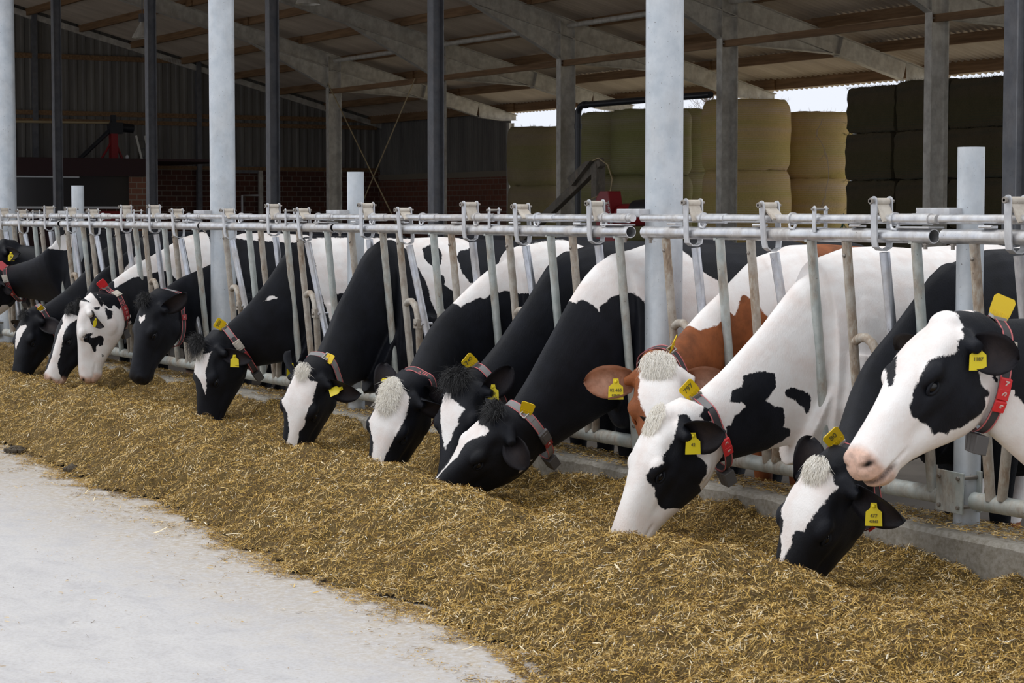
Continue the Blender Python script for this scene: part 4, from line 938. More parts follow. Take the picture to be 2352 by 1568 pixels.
# coat patches: outlines in (distance along spine, angle round body)
MARKS = {'N': [['wr',[-0.7,0.03]],['W',[[-1.2,0.22],[-1,0.2],[-0.88,0.12],[-0.8,0.02],[-0.7,-0.06],[-0.64,-0.17],[-0.56,-0.42],[-1.3,-0.45]]],['k',[[-0.022,0.722],[-0.049,0.85],[-0.063,0.807],[-0.087,0.911],[-0.121,0.865],[-0.155,0.746],[-0.188,0.623],[-0.242,0.662],[-0.275,0.671],[-0.291,0.679],[-0.322,0.769],[-0.343,0.8],[-0.352,1.051],[-0.34,1.41],[-0.324,1.928],[-0.332,2.302],[-0.311,2.343],[-0.289,2.586],[-0.276,2.531],[-0.238,2.658],[-0.191,2.685],[-0.168,2.649],[-0.13,2.563],[-0.115,2.42],[-0.1,2.496],[-0.081,2.54],[-0.097,2.269],[-0.092,2.06],[-0.083,1.893],[-0.056,1.569],[0.033,2.211],[0.14,2.218],[0.069,-0.135],[0.009,0.57]]],['k',[[-0.178,-0.397],[-0.223,-0.182],[-0.262,-0.022],[-0.301,0.067],[-0.306,-0.048],[-0.228,-0.615],[-0.195,-0.947]]]],
'L': [['k',[[-0.036,0.839],[-0.006,0.763],[0.024,0.629],[0.039,0.865],[0.023,1.194],[0.018,1.526],[-0.003,1.472],[-0.022,1.361],[-0.041,1.483],[-0.057,1.698],[-0.091,1.936],[-0.1,2.229],[-0.105,2.427],[-0.129,2.491],[-0.164,2.524],[-0.195,2.624],[-0.224,3.238],[-0.253,3.349],[-0.266,3.257],[-0.304,3.286],[-0.336,2.301],[-0.357,2.09],[-0.346,1.51],[-0.322,1.093],[-0.3,1.022],[-0.285,0.671],[-0.263,0.59],[-0.232,0.714],[-0.212,0.863],[-0.191,0.913],[-0.155,0.83],[-0.112,0.852],[-0.078,0.877]]],['K',[[-0.663,-0.195],[-0.642,-0.192],[-0.624,-0.218],[-0.639,-0.251],[-0.655,-0.28],[-0.676,-0.284],[-0.709,-0.253]]],['K',[[-0.465,-0.095],[-0.393,-0.078],[-0.321,-0.09],[-0.317,-0.147],[-0.356,-0.193],[-0.368,-0.202],[-0.32,-0.232],[-0.278,-0.234],[-0.26,-0.283],[-0.26,-0.322],[-0.219,-0.339],[-0.211,-0.365],[-0.256,-0.392],[-0.301,-0.415],[-0.36,-0.459],[-0.418,-0.456],[-0.464,-0.482],[-0.51,-0.493],[-0.568,-0.466],[-0.562,-0.402],[-0.57,-0.306],[-0.542,-0.298],[-0.526,-0.261],[-0.47,-0.226],[-0.491,-0.206],[-0.544,-0.204],[-0.531,-0.158],[-0.483,-0.141]]],['K',[[-0.27,-0.158],[-0.217,-0.155],[-0.146,-0.178],[-0.125,-0.212],[-0.129,-0.261],[-0.146,-0.275],[-0.169,-0.24],[-0.214,-0.208],[-0.263,-0.192]]]],
'J': [['w',[[-0.14,-0.825],[-0.102,-0.44],[-0.11,-0.13],[-0.09,0.205],[-0.085,0.469],[-0.116,0.474],[-0.146,0.367],[-0.177,0.223],[-0.22,0.052],[-0.256,0.074],[-0.296,0.144],[-0.33,0.043],[-0.375,-0.021],[-0.441,-0.008],[-0.465,-0.04],[-0.449,-0.131],[-0.395,-0.121],[-0.347,-0.095],[-0.308,-0.205],[-0.278,-0.33],[-0.254,-1.084],[-0.219,-0.722],[-0.188,-1.08],[-0.161,-0.849]]],['W',[[-0.655,-0.738],[-0.643,-0.703],[-0.625,-0.684],[-0.578,-0.671],[-0.613,-0.705],[-0.649,-0.736]]],['W',[[-0.338,0.09],[-0.308,0.111],[-0.282,0.094],[-0.251,0.073],[-0.236,0.047],[-0.23,0.073],[-0.199,0.098],[-0.174,0.119],[-0.14,0.129],[-0.101,0.142],[-0.064,0.137],[-0.026,0.097],[0.009,-0.049],[0.19,-0.138],[0.476,-0.145],[0.585,0.071],[0.448,0.149],[0.368,0.2],[0.32,0.23],[0.284,0.301],[0.222,0.377],[0.008,0.401],[-0.145,0.38],[-0.346,0.318],[-0.482,0.193]]]],
'K': [['W',[[0.42,-1],[2.2,-1],[2.2,0.6],[0.42,0.6]]],['w',[[-0.04,-0.614],[-0.018,-0.337],[0.005,0.17],[0.027,0.884],[0.029,1.635],[-0.041,2.098],[-0.25,1.2],[-0.382,1.537],[-0.527,0.303],[-0.392,-0.46],[-0.302,-0.312],[-0.217,-0.462],[-0.174,-0.544],[-0.117,-0.528]]],['W',[[-0.465,0.001],[-0.397,0.011],[-0.344,0.023],[-0.283,0.081],[-0.25,0.063],[-0.198,0.159],[-0.14,0.129],[-0.122,0.098],[-0.082,0.048],[-0.044,0.05],[0.115,0.227],[0.272,0.428],[-0.107,0.39],[-0.314,0.272],[-0.446,0.155],[-0.505,0.038]]],['K',[[0.332,0.37],[0.36,0.341],[0.501,0.344],[0.729,0.362],[0.647,0.415],[0.331,0.417]]]],
'M': [['w',[[-0.004,-0.064],[0.012,0.094],[-0.003,0.241],[-0.021,0.46],[-0.045,0.599],[-0.052,0.713],[-0.092,0.614],[-0.114,0.562],[-0.154,0.528],[-0.177,0.448],[-0.226,0.391],[-0.253,0.364],[-0.262,0.133],[-0.285,0.057],[-0.309,0.11],[-0.332,0.098],[-0.371,0.011],[-0.406,0.021],[-0.409,-0.068],[-0.388,-0.099],[-0.337,-0.186],[-0.299,-0.395],[-0.273,-0.38],[-0.241,-0.431],[-0.227,-0.555],[-0.193,-0.627],[-0.164,-0.594],[-0.134,-0.947],[-0.113,-0.889],[-0.09,-0.439],[-0.065,-0.447],[-0.037,-0.644],[-0.033,-0.41],[-0.011,-0.713]]]],
'I': [['w',[[-0.073,-0.454],[-0.085,-0.156],[-0.112,-0.142],[-0.126,0.033],[-0.151,0.232],[-0.175,0.479],[-0.213,0.383],[-0.256,0.315],[-0.299,0.194],[-0.342,0.155],[-0.364,-0.014],[-0.388,-0.063],[-0.362,-0.184],[-0.293,-0.345],[-0.21,-0.446],[-0.169,-0.497],[-0.121,-0.498],[-0.055,-0.985]]]],
'H': [['w',[[-0.054,-0.982],[-0.025,-1.274],[-0.004,-1.093],[0.006,-0.017],[0.003,0.229],[-0.005,0.478],[-0.028,0.689],[-0.054,0.733],[-0.111,0.741],[-0.146,0.76],[-0.19,0.691],[-0.233,0.65],[-0.263,0.604],[-0.297,0.559],[-0.344,0.477],[-0.389,0.449],[-0.429,0.234],[-0.44,-0.169],[-0.412,-0.145],[-0.357,-0.147],[-0.312,-0.232],[-0.273,-0.38],[-0.245,-0.524],[-0.206,-0.637],[-0.168,-0.6],[-0.134,-0.465],[-0.101,-0.899]]],['W',[[-0.385,0.077],[-0.358,0.095],[-0.328,0.105],[-0.294,0.123],[-0.27,0.127],[-0.246,0.122],[-0.194,0.162],[-0.161,0.152],[-0.136,0.166],[-0.096,0.161],[-0.069,0.156],[-0.06,0.152],[0.012,0.159],[0.195,0.229],[0.387,0.395],[0.284,0.443],[0.125,0.432],[0.023,0.409],[-0.097,0.422],[-0.229,0.387],[-0.351,0.329],[-0.397,0.244],[-0.419,0.176],[-0.432,0.117]]]],
'G': [['w',[[0.017,-0.031],[0.022,0.184],[0.012,0.3],[-0.001,0.3],[-0.007,0.159],[-0.03,0.239],[-0.052,0.392],[-0.048,0.689],[-0.082,0.654],[-0.127,0.646],[-0.176,0.671],[-0.211,0.593],[-0.247,0.571],[-0.286,0.613],[-0.332,0.572],[-0.353,0.473],[-0.396,0.527],[-0.441,0.514],[-0.448,0.412],[-0.431,0.259],[-0.437,-0.053],[-0.407,0.002],[-0.347,-0.054],[-0.306,-0.171],[-0.265,-0.293],[-0.221,-0.631],[-0.196,-0.709],[-0.148,-0.549],[-0.082,-0.506],[-0.053,-0.509],[-0.019,-0.708],[0.001,-0.219]]],['W',[[0.017,0.324],[0.066,0.282],[0.062,0.217],[0.102,0.123],[0.12,0.016],[0.168,-0.093],[0.212,-0.16],[0.271,-0.182],[0.481,-0.133],[0.497,0.132],[0.498,0.311],[0.425,0.384],[0.156,0.399],[-0.049,0.387]]],['K',[[0.125,0.319],[0.176,0.339],[0.226,0.329],[0.234,0.279],[0.21,0.219],[0.174,0.203],[0.138,0.225],[0.113,0.267]]],['K',[[0.174,0.156],[0.22,0.156],[0.217,0.096],[0.275,0.051],[0.274,0.003],[0.23,-0.115],[0.191,-0.022],[0.173,0.004],[0.168,0.109]]],['K',[[0.324,0.265],[0.358,0.304],[0.422,0.311],[0.474,0.343],[0.456,0.383],[1.197,0.378],[1.044,0.124],[0.378,0.107],[0.332,0.173]]]],
'F': [['w',[[-0.108,-0.738],[-0.07,0.155],[-0.057,0.519],[-0.042,0.595],[-0.079,0.541],[-0.106,0.552],[-0.151,0.497],[-0.186,0.493],[-0.216,0.545],[-0.259,0.561],[-0.303,0.528],[-0.336,0.494],[-0.317,0.421],[-0.267,0.301],[-0.222,-0.014],[-0.176,-0.816],[-0.126,-0.786]]],['W',[[-0.094,0.328],[-0.061,0.201],[-0.075,0.083],[-0.047,-0.002],[-0.012,-0.12],[-0,-0.247],[0.134,-0.338],[0.334,-0.196],[0.553,0.034],[0.672,0.358],[0.099,0.37],[-0.092,0.362]]],['K',[[0.038,-0.006],[0.1,0.005],[0.113,-0.076],[0.036,-0.131],[0.016,-0.074]]],['W',[[-0.404,-0.049],[-0.367,-0.015],[-0.339,-0.009],[-0.3,-0.03],[-0.335,-0.032],[-0.369,-0.043]]]],
'E': [['w',[[-0.121,-0.194],[-0.135,0.044],[-0.115,0.306],[-0.146,0.352],[-0.184,0.14],[-0.163,-0.046]]],['W',[[-0.059,0.528],[0.054,0.462],[0.155,0.449],[0.387,0.435],[0.631,0.42],[0.645,0.518],[0.36,0.539]]]],
'D': [['wr',[-0.7,0.03]],['k',[[-0.235,0.943],[-0.209,1.038],[-0.193,1.415],[-0.213,1.404],[-0.23,1.22],[-0.234,1.444],[-0.217,1.733],[-0.21,2.03],[-0.24,2.203],[-0.283,2.241],[-0.299,2.013],[-0.279,1.899],[-0.302,1.71],[-0.33,1.803],[-0.355,1.708],[-0.339,1.497],[-0.305,1.343],[-0.279,1.166],[-0.27,0.921]]],['k',[[-0.357,2.304],[-0.356,2.461],[-0.37,2.532],[-0.377,2.425]]],['k',[[-0.005,1.205],[0.01,1.689],[-0.014,1.646],[-0.021,1.272]]],['k',[[0.004,2.035],[-0.017,2.514],[-0.071,2.459],[-0.087,2.227]]],['W',[[-0.61,-0.486],[-0.558,-0.511],[-0.48,-0.575],[-0.471,-0.661],[-0.542,-0.641]]],['W',[[-0.697,-0.046],[-0.484,0.031],[-0.358,0.041],[-0.273,0.067],[-0.206,0.077],[-0.162,0.063],[-0.129,0.014],[-0.068,-0.038],[0.037,-0.02],[0.15,0.151],[0.158,0.461],[-0.206,0.444],[-0.423,0.292],[-0.602,0.123]]]],
'C': [['w',[[-0.047,-0.648],[-0.038,0.771],[-0.034,0.993],[-0.072,0.83],[-0.114,0.686],[-0.165,0.619],[-0.216,0.635],[-0.274,0.672],[-0.326,0.723],[-0.38,0.754],[-0.431,0.766],[-0.488,1.173],[-0.517,1.749],[-0.529,2.336],[-0.557,2.884],[-0.593,0.035],[-0.559,-0.73],[-0.505,0.175],[-0.404,0.221],[-0.321,0.127],[-0.245,0.114],[-0.179,0.248],[-0.127,0.239],[-0.069,-0.553]]],['W',[[-0.396,-0.077],[-0.289,-0.013],[-0.216,0.102],[-0.15,0.186],[-0.086,0.25],[-0.06,0.18],[-0.158,0.038]]]],
'B': [['w',[[-0.16,-0.336],[-0.117,-0.082],[-0.108,0.383],[-0.144,0.405],[-0.206,0.204],[-0.271,-0.023],[-0.315,-0.146],[-0.281,-0.32],[-0.215,-0.318]]]],
'A': [['W',[[-0.506,-0.347],[-0.455,-0.288],[-0.4,-0.29],[-0.341,-0.339],[-0.294,-0.379],[-0.267,-0.431],[-0.335,-0.468],[-0.475,-0.543],[-0.554,-0.56]]],['K',[[-0.63,-0.279],[-0.585,-0.295],[-0.574,-0.332],[-0.616,-0.339]]],['W',[[-0.444,0.261],[-0.367,0.324],[-0.019,0.36],[-0.035,0.266],[-0.135,0.209],[-0.311,0.23]]]]}
ONLY = ''
EXTRA = {
 'A': dict(skin_kw=dict(Yb=.10, zb=1.04, neck=1.35, nk=(.2, .05)), collar=dict(t=.13, lean=0, numbers=((98, '8'), (112, '8'), (126, '0')), buckle=50, bpale=True, words=((72, 'LELY'),), tag=dict(mat='pink_tag', a=8, size=1.0), box=True)),
 'O': dict(skin_kw=dict(Yb=.30), ears={1: dict(d=(-.35, -.2, .9), face=(.5, .3, .2))}, tags=(dict(ear=1, face=(.8, -.5, 0), text=('70',)),)),
 'B': dict(skin_kw=dict(Yb=.25, zb=.98, nk=(.2, .05)), ears={1: dict(d=(.25, -.5, .75), face=(.1, .3, .8), Wd=.13)},
   collar=dict(t=.08, pale=((-35, 35),), tag=dict(a=28, size=.7)), tuft=dict(at=(.01, .02, 0), dir=(.2, .8, .2), n=160, len=.06)),
 'C': dict(skin_kw=dict(Yb=.25, zb=1.0, nk=(.2, .05)), tuft=dict(at=(.0, .015, .03), dir=(.1, .6, .9), n=260, len=.07, spread=.5)),
 'D': dict(skin_kw=dict(Yb=.35, zb=1.04, nk=(.2, .05)), ears={1: dict(d=(.45, -.6, .6), face=(.5, .1, .9), Wd=.085, L=.18)}, tags=(dict(ear=1, face=(.98, -.1, 0), size=.8),),
   collar=dict(t=.15, words=((40, 'LELY'), (95, 'LELY')), buckle=68, bpale=True, numbers=((112, '6'), (124, '7'), (136, '8')), tag=dict(mat='red_tag', a=12, size=1.0)),
   tuft=dict(at=(.0, .01, -.02), dir=(.1, .7, .2), n=260, len=.07, spread=.6)),
 'E': dict(skin_kw=dict(Yb=.25, zb=.92, nk=(.03, .05)), ears={1: dict(d=(-.75, -.35, .55), face=(.3, .1, .9), Wd=.12)},
   collar=dict(t=.10, pale=((5, 40),), words=((85, 'LELY'),), numbers=((112, '5'),)), tuft=dict(at=(.0, .02, 0), dir=(.25, .6, .0), n=420, len=.065, spread=.8, r=(.06, .05, .02))),
 'F': dict(skin_kw=dict(Yb=.15, zb=1.04, nk=(.10, .05), neck=1.12), ears={1: dict(d=(.1, -.6, .75), face=(.3, .3, .8), Wd=.10), -1: dict(d=(-.3, -.2, -.9))}, tags=(dict(ear=1, face=(.75, -.65, 0)),),
   collar=dict(t=.12, pale=((15, 48),), buckle=82, bpale=True, numbers=((122, '9'), (134, '0')), tag=dict(a=4, text='900', size=1.0)),
   tuft=[dict(at=(-.01, .03, 0), dir=(.3, .7, .0), n=800, len=.09, spread=.9, r=(.07, .05, .03)), dict(at=(.05, .02, 0), dir=(.4, .7, .0), n=120, len=.06, spread=.8, mat='tuft_white', seed=4)]),
 'G': dict(skin_kw=dict(Yb=.05, zb=1.04, nk=(.2, .05), neck=1.12), ears={1: dict(d=(.05, -.25, 1), face=(.45, .5, .3), Wd=.125, L=.21), -1: dict(d=(-.75, -.25, -.65), face=(.3, .2, -.9))}, tags=(dict(ear=1, face=(.55, -.6, .6), down=(-.5, .2, -.5)), dict(ear=-1, face=(.98, -.1, 0), along=.01)),
   collar=dict(t=.10, mat='strap', pale=((-40, 60),), slack=.02, tag=dict(a=22, up=(.25, .9, -.2), size=.8), box=False), tuft=dict(at=(.0, .015, 0), dir=(.5, .5, .0), n=260, len=.04, mat='tuft_white', spread=.6)),
 'H': dict(skin_kw=dict(Yb=.15, zb=.98, nk=(.2, .15)), ears={1: dict(d=(-.1, -.65, .7), face=(.6, .3, .3)), -1: dict(d=(-.85, -.25, -.45), face=(.3, .4, .7), Wd=.13)}, tags=(dict(ear=-1, face=(.5, -.5, .7), down=(.3, .3, -.2)),),
   collar=dict(t=.11, words=((28, 'LELY'),), box=False), tuft=[dict(at=(.03, .02, 0), dir=(.8, .2, .0), n=1300, len=.045, mat='tuft_white', spread=.7, r=(.07, .085, .018), droop=.1), dict(at=(.09, .02, 0), dir=(.6, .3, .0), n=300, len=.05, mat='tuft_white', spread=1., r=(.06, .05, .02), droop=.1, seed=9)]),
 'I': dict(skin_kw=dict(Yb=.15, zb=1.04, nk=(.2, .05)), ears={1: dict(d=(-.85, -.2, .55), face=(.3, .3, .8), Wd=.13, L=.19), -1: dict(d=(-.3, -.2, -.9))}, tags=(dict(ear=1, face=(.75, -.65, 0), text=('668',), along=-.03),),
   collar=dict(t=.10, pale=((12, 50),), tag=dict(a=-6, size=1.0, text='740')), tuft=dict(at=(.0, .02, 0), dir=(.4, .6, .0), n=560, len=.085, spread=.9, r=(.075, .05, .03))),
 'J': dict(skin_kw=dict(Yb=.05, zb=1.04, nk=(.10, .15)), ears={1: dict(d=(.25, -.75, .6), face=(.3, .0, .95), Wd=.12, L=.16)},
   collar=dict(t=.10, mat='strap', pale=((-25, 35), (40, 62)), numbers=((128, '6'),), buckle=108, bpale=False, tag=dict(a=42, up=(.9, -.1, .5), size=.95)), tuft=dict(at=(.0, .02, 0), dir=(.4, .6, .0), n=520, len=.06, spread=.8, r=(.075, .05, .03))),
 'K': dict(base='brown', skin_kw=dict(Yb=.25, zb=1.04, nk=(.2, .05)), ears={-1: dict(d=(-.05, -.1, -1), face=(.5, .75, .0), Wd=.135, L=.22), 1: dict(d=(.0, -.3, 1), face=(.5, .75, .0), Wd=.13)}, tags=(dict(ear=-1, face=(.85, -.5, 0), text=('02 465', '83865'), size=1.15, along=-.02),),
   collar=dict(t=.07, tag=dict(a=10, up=(.95, .2, -.1), size=1.0, face=(.75, .6, 0))), tuft=[dict(at=(.02, .015, 0), dir=(.9, .12, .0), n=900, len=.035, mat='tuft_white', spread=.5, r=(.08, .07, .012))]),
 'L': dict(base='white', skin_kw=dict(Yb=.05, zb=.98, nk=(.2, .05)), ears={1: dict(d=(-.45, -.6, .65), face=(.35, .05, .95), Wd=.145, L=.17)}, tags=(dict(ear=1, face=(.95, -.3, 0), text=('42',), size=1.1, along=-.04),),
   collar=dict(t=.13, pale=((18, 48),), bright=True, numbers=((128, '0'), (140, '8')), tag=dict(a=5, text='797', size=1.05)), tuft=[dict(at=(.03, .012, 0), dir=(.9, .15, .0), n=520, len=.03, mat='tuft_white', spread=.5, r=(.07, .08, .012))]),
 'M': dict(skin_kw=dict(Yb=.25, zb=1.04, nk=(.2, .05)), ears={1: dict(d=(.15, -.45, .95), face=(.5, .4, .3), Wd=.13, L=.22), -1: dict(d=(-.85, -.3, -.45), face=(.3, .4, .7), Wd=.13)}, tags=(dict(ear=1, face=(.75, -.65, 0), text=('477', '43865'), size=1.05),),
   collar=dict(t=.10, pale=((12, 45),), words=((62, 'LELY'),), numbers=((150, '0'), (162, '4')), bright=True, slack=.05, tag=dict(a=-6, text='80', size=1.05), box=False), tuft=dict(at=(.01, .015, 0), dir=(.9, .2, .0), n=420, len=.04, mat='tuft_white', spread=.5, r=(.06, .05, .015))),
 'N': dict(skin_kw=dict(Yb=.05, zb=.84, nk=(.15, .10), neck=1.42), opts=dict(mouth_open=True), ears={1: dict(d=(-.35, -.75, .5), face=(.3, .0, .95), Wd=.125, L=.155)}, tags=(dict(ear=1, face=(.9, -.3, 0), text=('1187',), size=1.0, along=-.05),),
   collar=dict(t=.12, mat='strap_dark', bright=True, buckle=72, bpale=True, numbers=((124, '7'), (136, '0'), (148, '5')), tag=dict(a=8, size=1.05, up=(.95, 0, .2)), slack=.02)),
}
# ================================================================ the cows, left to right
MK = MARKS
CW = lambda *a, **k: build_cow(*a, marks=MK.get(a[0], ()), **k)
info = {}
def pose(k): return POSE[k]
COWS = dict(
 A=dict(Xb=-17.75, label='black cow at the left edge with collar plate 880, its muzzle out of sight', voxel=.012),
 B=dict(Xb=-17.1, label='black cow with short white blaze and pale collar, nose buried, left of the pink-nosed heads', voxel=.012),
 C=dict(Xb=-16.44, label='cow with broad white blaze and pink nose, left of the white spotted head', voxel=.011, pink=True),
 D=dict(Xb=-15.79, label='cow with white black-spotted face, pink nose and red collar tag', voxel=.010, pink=True),
 E=dict(Xb=-14.66, label='black cow with black forelock and tiny white star, lifting its nose above the feed', voxel=.010),
 F=dict(Xb=-12.835, label='black cow with narrow white blaze, ruffled black forelock and yellow neck tag', voxel=.009),
 G=dict(Xb=-11.436, label='black cow with long white blaze, ears spread sideways and twisted grey collar', voxel=.009),
 H=dict(Xb=-10.12, label='black cow with curly cream forelock and broad white blaze', voxel=.0085),
 I=dict(Xb=-9.455, label='black cow with arrow-shaped blaze, half hidden behind the next black head', voxel=.0085),
 J=dict(Xb=-8.81, label='black cow with thin curved blaze, seen from the side, red plate 6 on its collar', voxel=.008),
 K=dict(Xb=-7.922, label='red-brown cow with white curly forehead facing the viewer', voxel=.008),
 L=dict(Xb=-7.254, label='white cow with black patches and yellow neck tag 797', voxel=.0075, pink=False),
 M=dict(Xb=-6.57, label='black cow with white blaze at the right, nose in the feed under the raised head', voxel=.0075),
 N=dict(Xb=-5.12, label='black and white cow at the right edge with raised head and pink nose', voxel=.007, pink=True),
 O=dict(Xb=-18.40, label='black cow at the far left with raised head and yellow ear tag', voxel=.013),
)
for k, c in COWS.items():
    if ONLY and k not in ONLY: continue
    kw = dict(c); kw.update(EXTRA.get(k, {}))
    info[k] = CW(k, pose(k), kw.pop('Xb'), kw.pop('label'), **kw)
# ================================================================ feed fence
YT, ZT = -.10, 1.36
def fy(z): return YT+(ZT-z)*.10
def strip(mb, pts, w, t, m=0, wdir=(1, 0, 0)):
    """flat bar bent along pts"""
    pts = [Vector(p) for p in pts]; wd = Vector(wdir); vs = []
    for i, p in enumerate(pts):
        d = (pts[min(i+1, len(pts)-1)]-pts[max(i-1, 0)]).normalized(); nn = d.cross(wd).normalized()
        for a, b in ((-1, -1), (1, -1), (1, 1), (-1, 1)): vs.append(p+wd*(a*w/2)+nn*(b*t/2))
    k = len(pts); mb.add(vs, [(4*i+a, 4*i+(a+1) % 4, 4*(i+1)+(a+1) % 4, 4*(i+1)+a) for i in range(k-1) for a in range(4)]+[(3, 2, 1, 0), tuple(4*(k-1)+a for a in range(4))], m)

def fence_panel(xl, xr, n, pitch, opened, lab, seed):
    rnd = random.Random(seed); r = empty('feed_fence_panel', ((xl+xr)/2, 0, .2)); tag(r, lab, 'feed fence', 'self-locking feed fence panels')
    mb = MB(); mb.tube([(xl, YT, ZT), (xr, YT, ZT)], .029, 24, cap=False); mb.tube([(xl+.002, YT, ZT), (xr-.002, YT, ZT)], .0255, 24, cap=False)
    for x, s in ((xl, 1), (xr, -1)):
        vs = []; 
        for rr in (.0255, .029): vs += [(x, YT+rr*math.cos(2*PI*j/24), ZT+rr*math.sin(2*PI*j/24)) for j in range(24)]
        mb.add(vs, [(j, (j+1) % 24, 24+(j+1) % 24, 24+j) for j in range(24)])
    for x in (xl+.05, xr-.05): mb.tube([(x, YT+.0, ZT-.027), (x, YT, ZT-.052)], .008, 8, 1); mb.tube([(x, YT, ZT-.030), (x, YT, ZT-.036)], .014, 6, 1)
    mb.build('top_rail', [M['rail'], M['bolt']], r)
    mb = MB(); mb.tube([(xl+.06, .02, .315), (xr-.06, .02, .315)], .035, 20); mb.build('bottom_rail', M['bar'], r)
    # locking tube with sleeves
    mb = MB(); mb.tube([(xl-.02, YT, 1.427), (xr+.02, YT, 1.427)], .0185, 18)
    x = xl+.12
    for i in range(n):
        A = xr-.11-(n-1-i)*pitch; B = A-.44; c = B+.30
        mb.tube([(c, YT, 1.427), (c+.19, YT, 1.427)], .0225, 18); mb.tube([(c+.005, YT, 1.427), (c+.018, YT, 1.427)], .028, 18)
        mb.tube([(c+.012, YT-.02, 1.405), (c+.02, YT-.022, 1.388), (c+.045, YT-.02, 1.385), (c+.055, YT-.015, 1.405)], .006, 8)
        mb.box((B+.09, YT-.012, 1.398), (.075, .030, .010)); mb.tube([(B+.055, YT-.024, 1.399), (B+.125, YT-.024, 1.399)], .006, 8)
    mb.tube([(xr-.13, YT, 1.427), (xr-.02, YT, 1.427)], .0235, 18)
    mb.build('locking_tube', M['rail'], r)
    # small stirrup guiding the locking tube
    gx = xr-.11-(n//2)*pitch+.06+(pitch*.0); mb = MB()
    for y in (YT-.030, YT+.030):
        strip(mb, [(gx, y, ZT+.01), (gx, y, 1.465)], .022, .005, wdir=(1, 0, 0)); mb.ball((gx, y, 1.470), (.013, .006, .013), 10)
    mb.tube([(gx, YT-.045, 1.468), (gx, YT+.045, 1.468)], .006, 8, 1); mb.box((gx, YT, ZT+.029), (.03, .05, .008)); mb.build('tube_guide', [M['latch'], M['bolt']], r)
    for i in range(n):
        A = xr-.11-(n-1-i)*pitch; B = A-.44; st = opened[i]
        if A > xl+.03:
            mb = MB(); mb.tube([(A, fy(1.335), 1.335), (A, fy(.33), .33)], .0215, 16); mb.box((A-.012, fy(1.332)-.016, 1.334), (.02, .012, .012)); mb.build('neck_bar', M['bar'], r)
        mb = MB(); mb.tube([(B, fy(1.335), 1.335), (B, fy(.33), .33)], .0205, 16)
        mb.ball((B+.004, fy(1.275)-.021, 1.275), (.009, .007, .009), 10, 1)
        zz = .865; y0 = fy(zz)
        arc = [(B+.0, y0-.004, zz+.045), (B+.045, y0-.006, zz+.066), (B+.09, y0-.008, zz+.068), (B+.13, y0-.010, zz+.048), (B+.158, y0-.010, zz+.010), (B+.170, y0-.010, zz-.030), (B+.172, y0-.010, zz-.055)]
        mb.tube(arc, .0195, 16); mb.box((B+.176, y0-.010, zz-.060), (.050, .040, .055)); mb.ball((B+.183, y0-.034, zz-.062), (.012, .009, .012), 10, 1)
        mb.tube([(B+.172, y0-.004, zz-.08), (B+.122, fy(.6)-.0, .60), (B+.065, fy(.34), .34)], .0205, 16)
        mb.build('hooked_bar', [M['bar_rust'], M['bolt']], r)
        # swinging bar through its pivot
        ct = (.235, .165, .115)[st]; px_, pz = B+.222, .805
        if st == 0: px_ = B+.25
        sl = (px_-(B+ct))/(pz-1.29); zb = .50; top = Vector((B+ct, YT+.012, 1.292+(0, -.014, -.030)[st])); bot = Vector((px_+sl*(zb-pz), fy(zb)+.012, zb))
        mb = MB(); mb.tube([top, bot], .0215, 16)
        mb.tube([(px_, fy(pz)-.02, pz), (px_, fy(pz)+.05, pz)], .010, 10); sb = mb.build('swing_bar', M['swing'], r)
        # U-fork over both tubes, leaning with the bar
        tx = B+ct; lean = -sl*1.0; k = lambda z: tx-(z-1.292)*(-sl)
        o0 = len(r.children); dz = (0, -.014, -.030)[st]
        f = MB(); pts = [(k(1.502), YT-.041, 1.502), (k(1.40), YT-.041, 1.40), (k(1.345), YT-.0405, 1.345), (k(1.315), YT-.036, 1.315), (k(1.30), YT-.016, 1.302), (k(1.30), YT+.01, 1.300), (k(1.31), YT+.034, 1.312), (k(1.345), YT+.0405, 1.345), (k(1.502), YT+.041, 1.502)]
        pts = [(a_, b_, c_+dz) for a_, b_, c_ in pts]; strip(f, pts, .036, .0065)
        for y in (YT-.041, YT+.041): f.tube([(k(1.502), y-.0033, 1.502+dz), (k(1.502), y+.0033, 1.502+dz)], .018, 16)
        f.build('latch_fork', M['latch'], sb)
        lx = k(1.498); ang = (.55, .95, 1.05)[st] if st else rnd.uniform(.46, .62)
        f = MB(); dv = Vector((math.sin(ang), 0, -math.cos(ang))); R = Matrix((dv, Vector((0, 1, 0)), dv.cross(Vector((0, 1, 0))))).transposed()
        f.box(Vector((lx, YT, 1.490+dz))+dv*.045, (.088, .066, .010), R); f.tube([(lx, YT-.034, 1.498+dz), (lx, YT+.034, 1.498+dz)], .015, 12)
        f.box(Vector((lx-.02, YT-.0, 1.478+dz)), (.012, .03, .055), Matrix.Rotation(.55, 3, 'Y')); f.build('latch_plate', M['plate'], sb, bevel=.0015)
        f = MB(); f.tube([(lx, YT-.062, 1.500+dz), (lx, YT+.062, 1.500+dz)], .0065, 8); f.tube([(lx, YT-.062, 1.500+dz), (lx, YT-.051, 1.500+dz)], .013, 6); f.build('bolt', M['bolt'], sb, smooth=False)
    return r
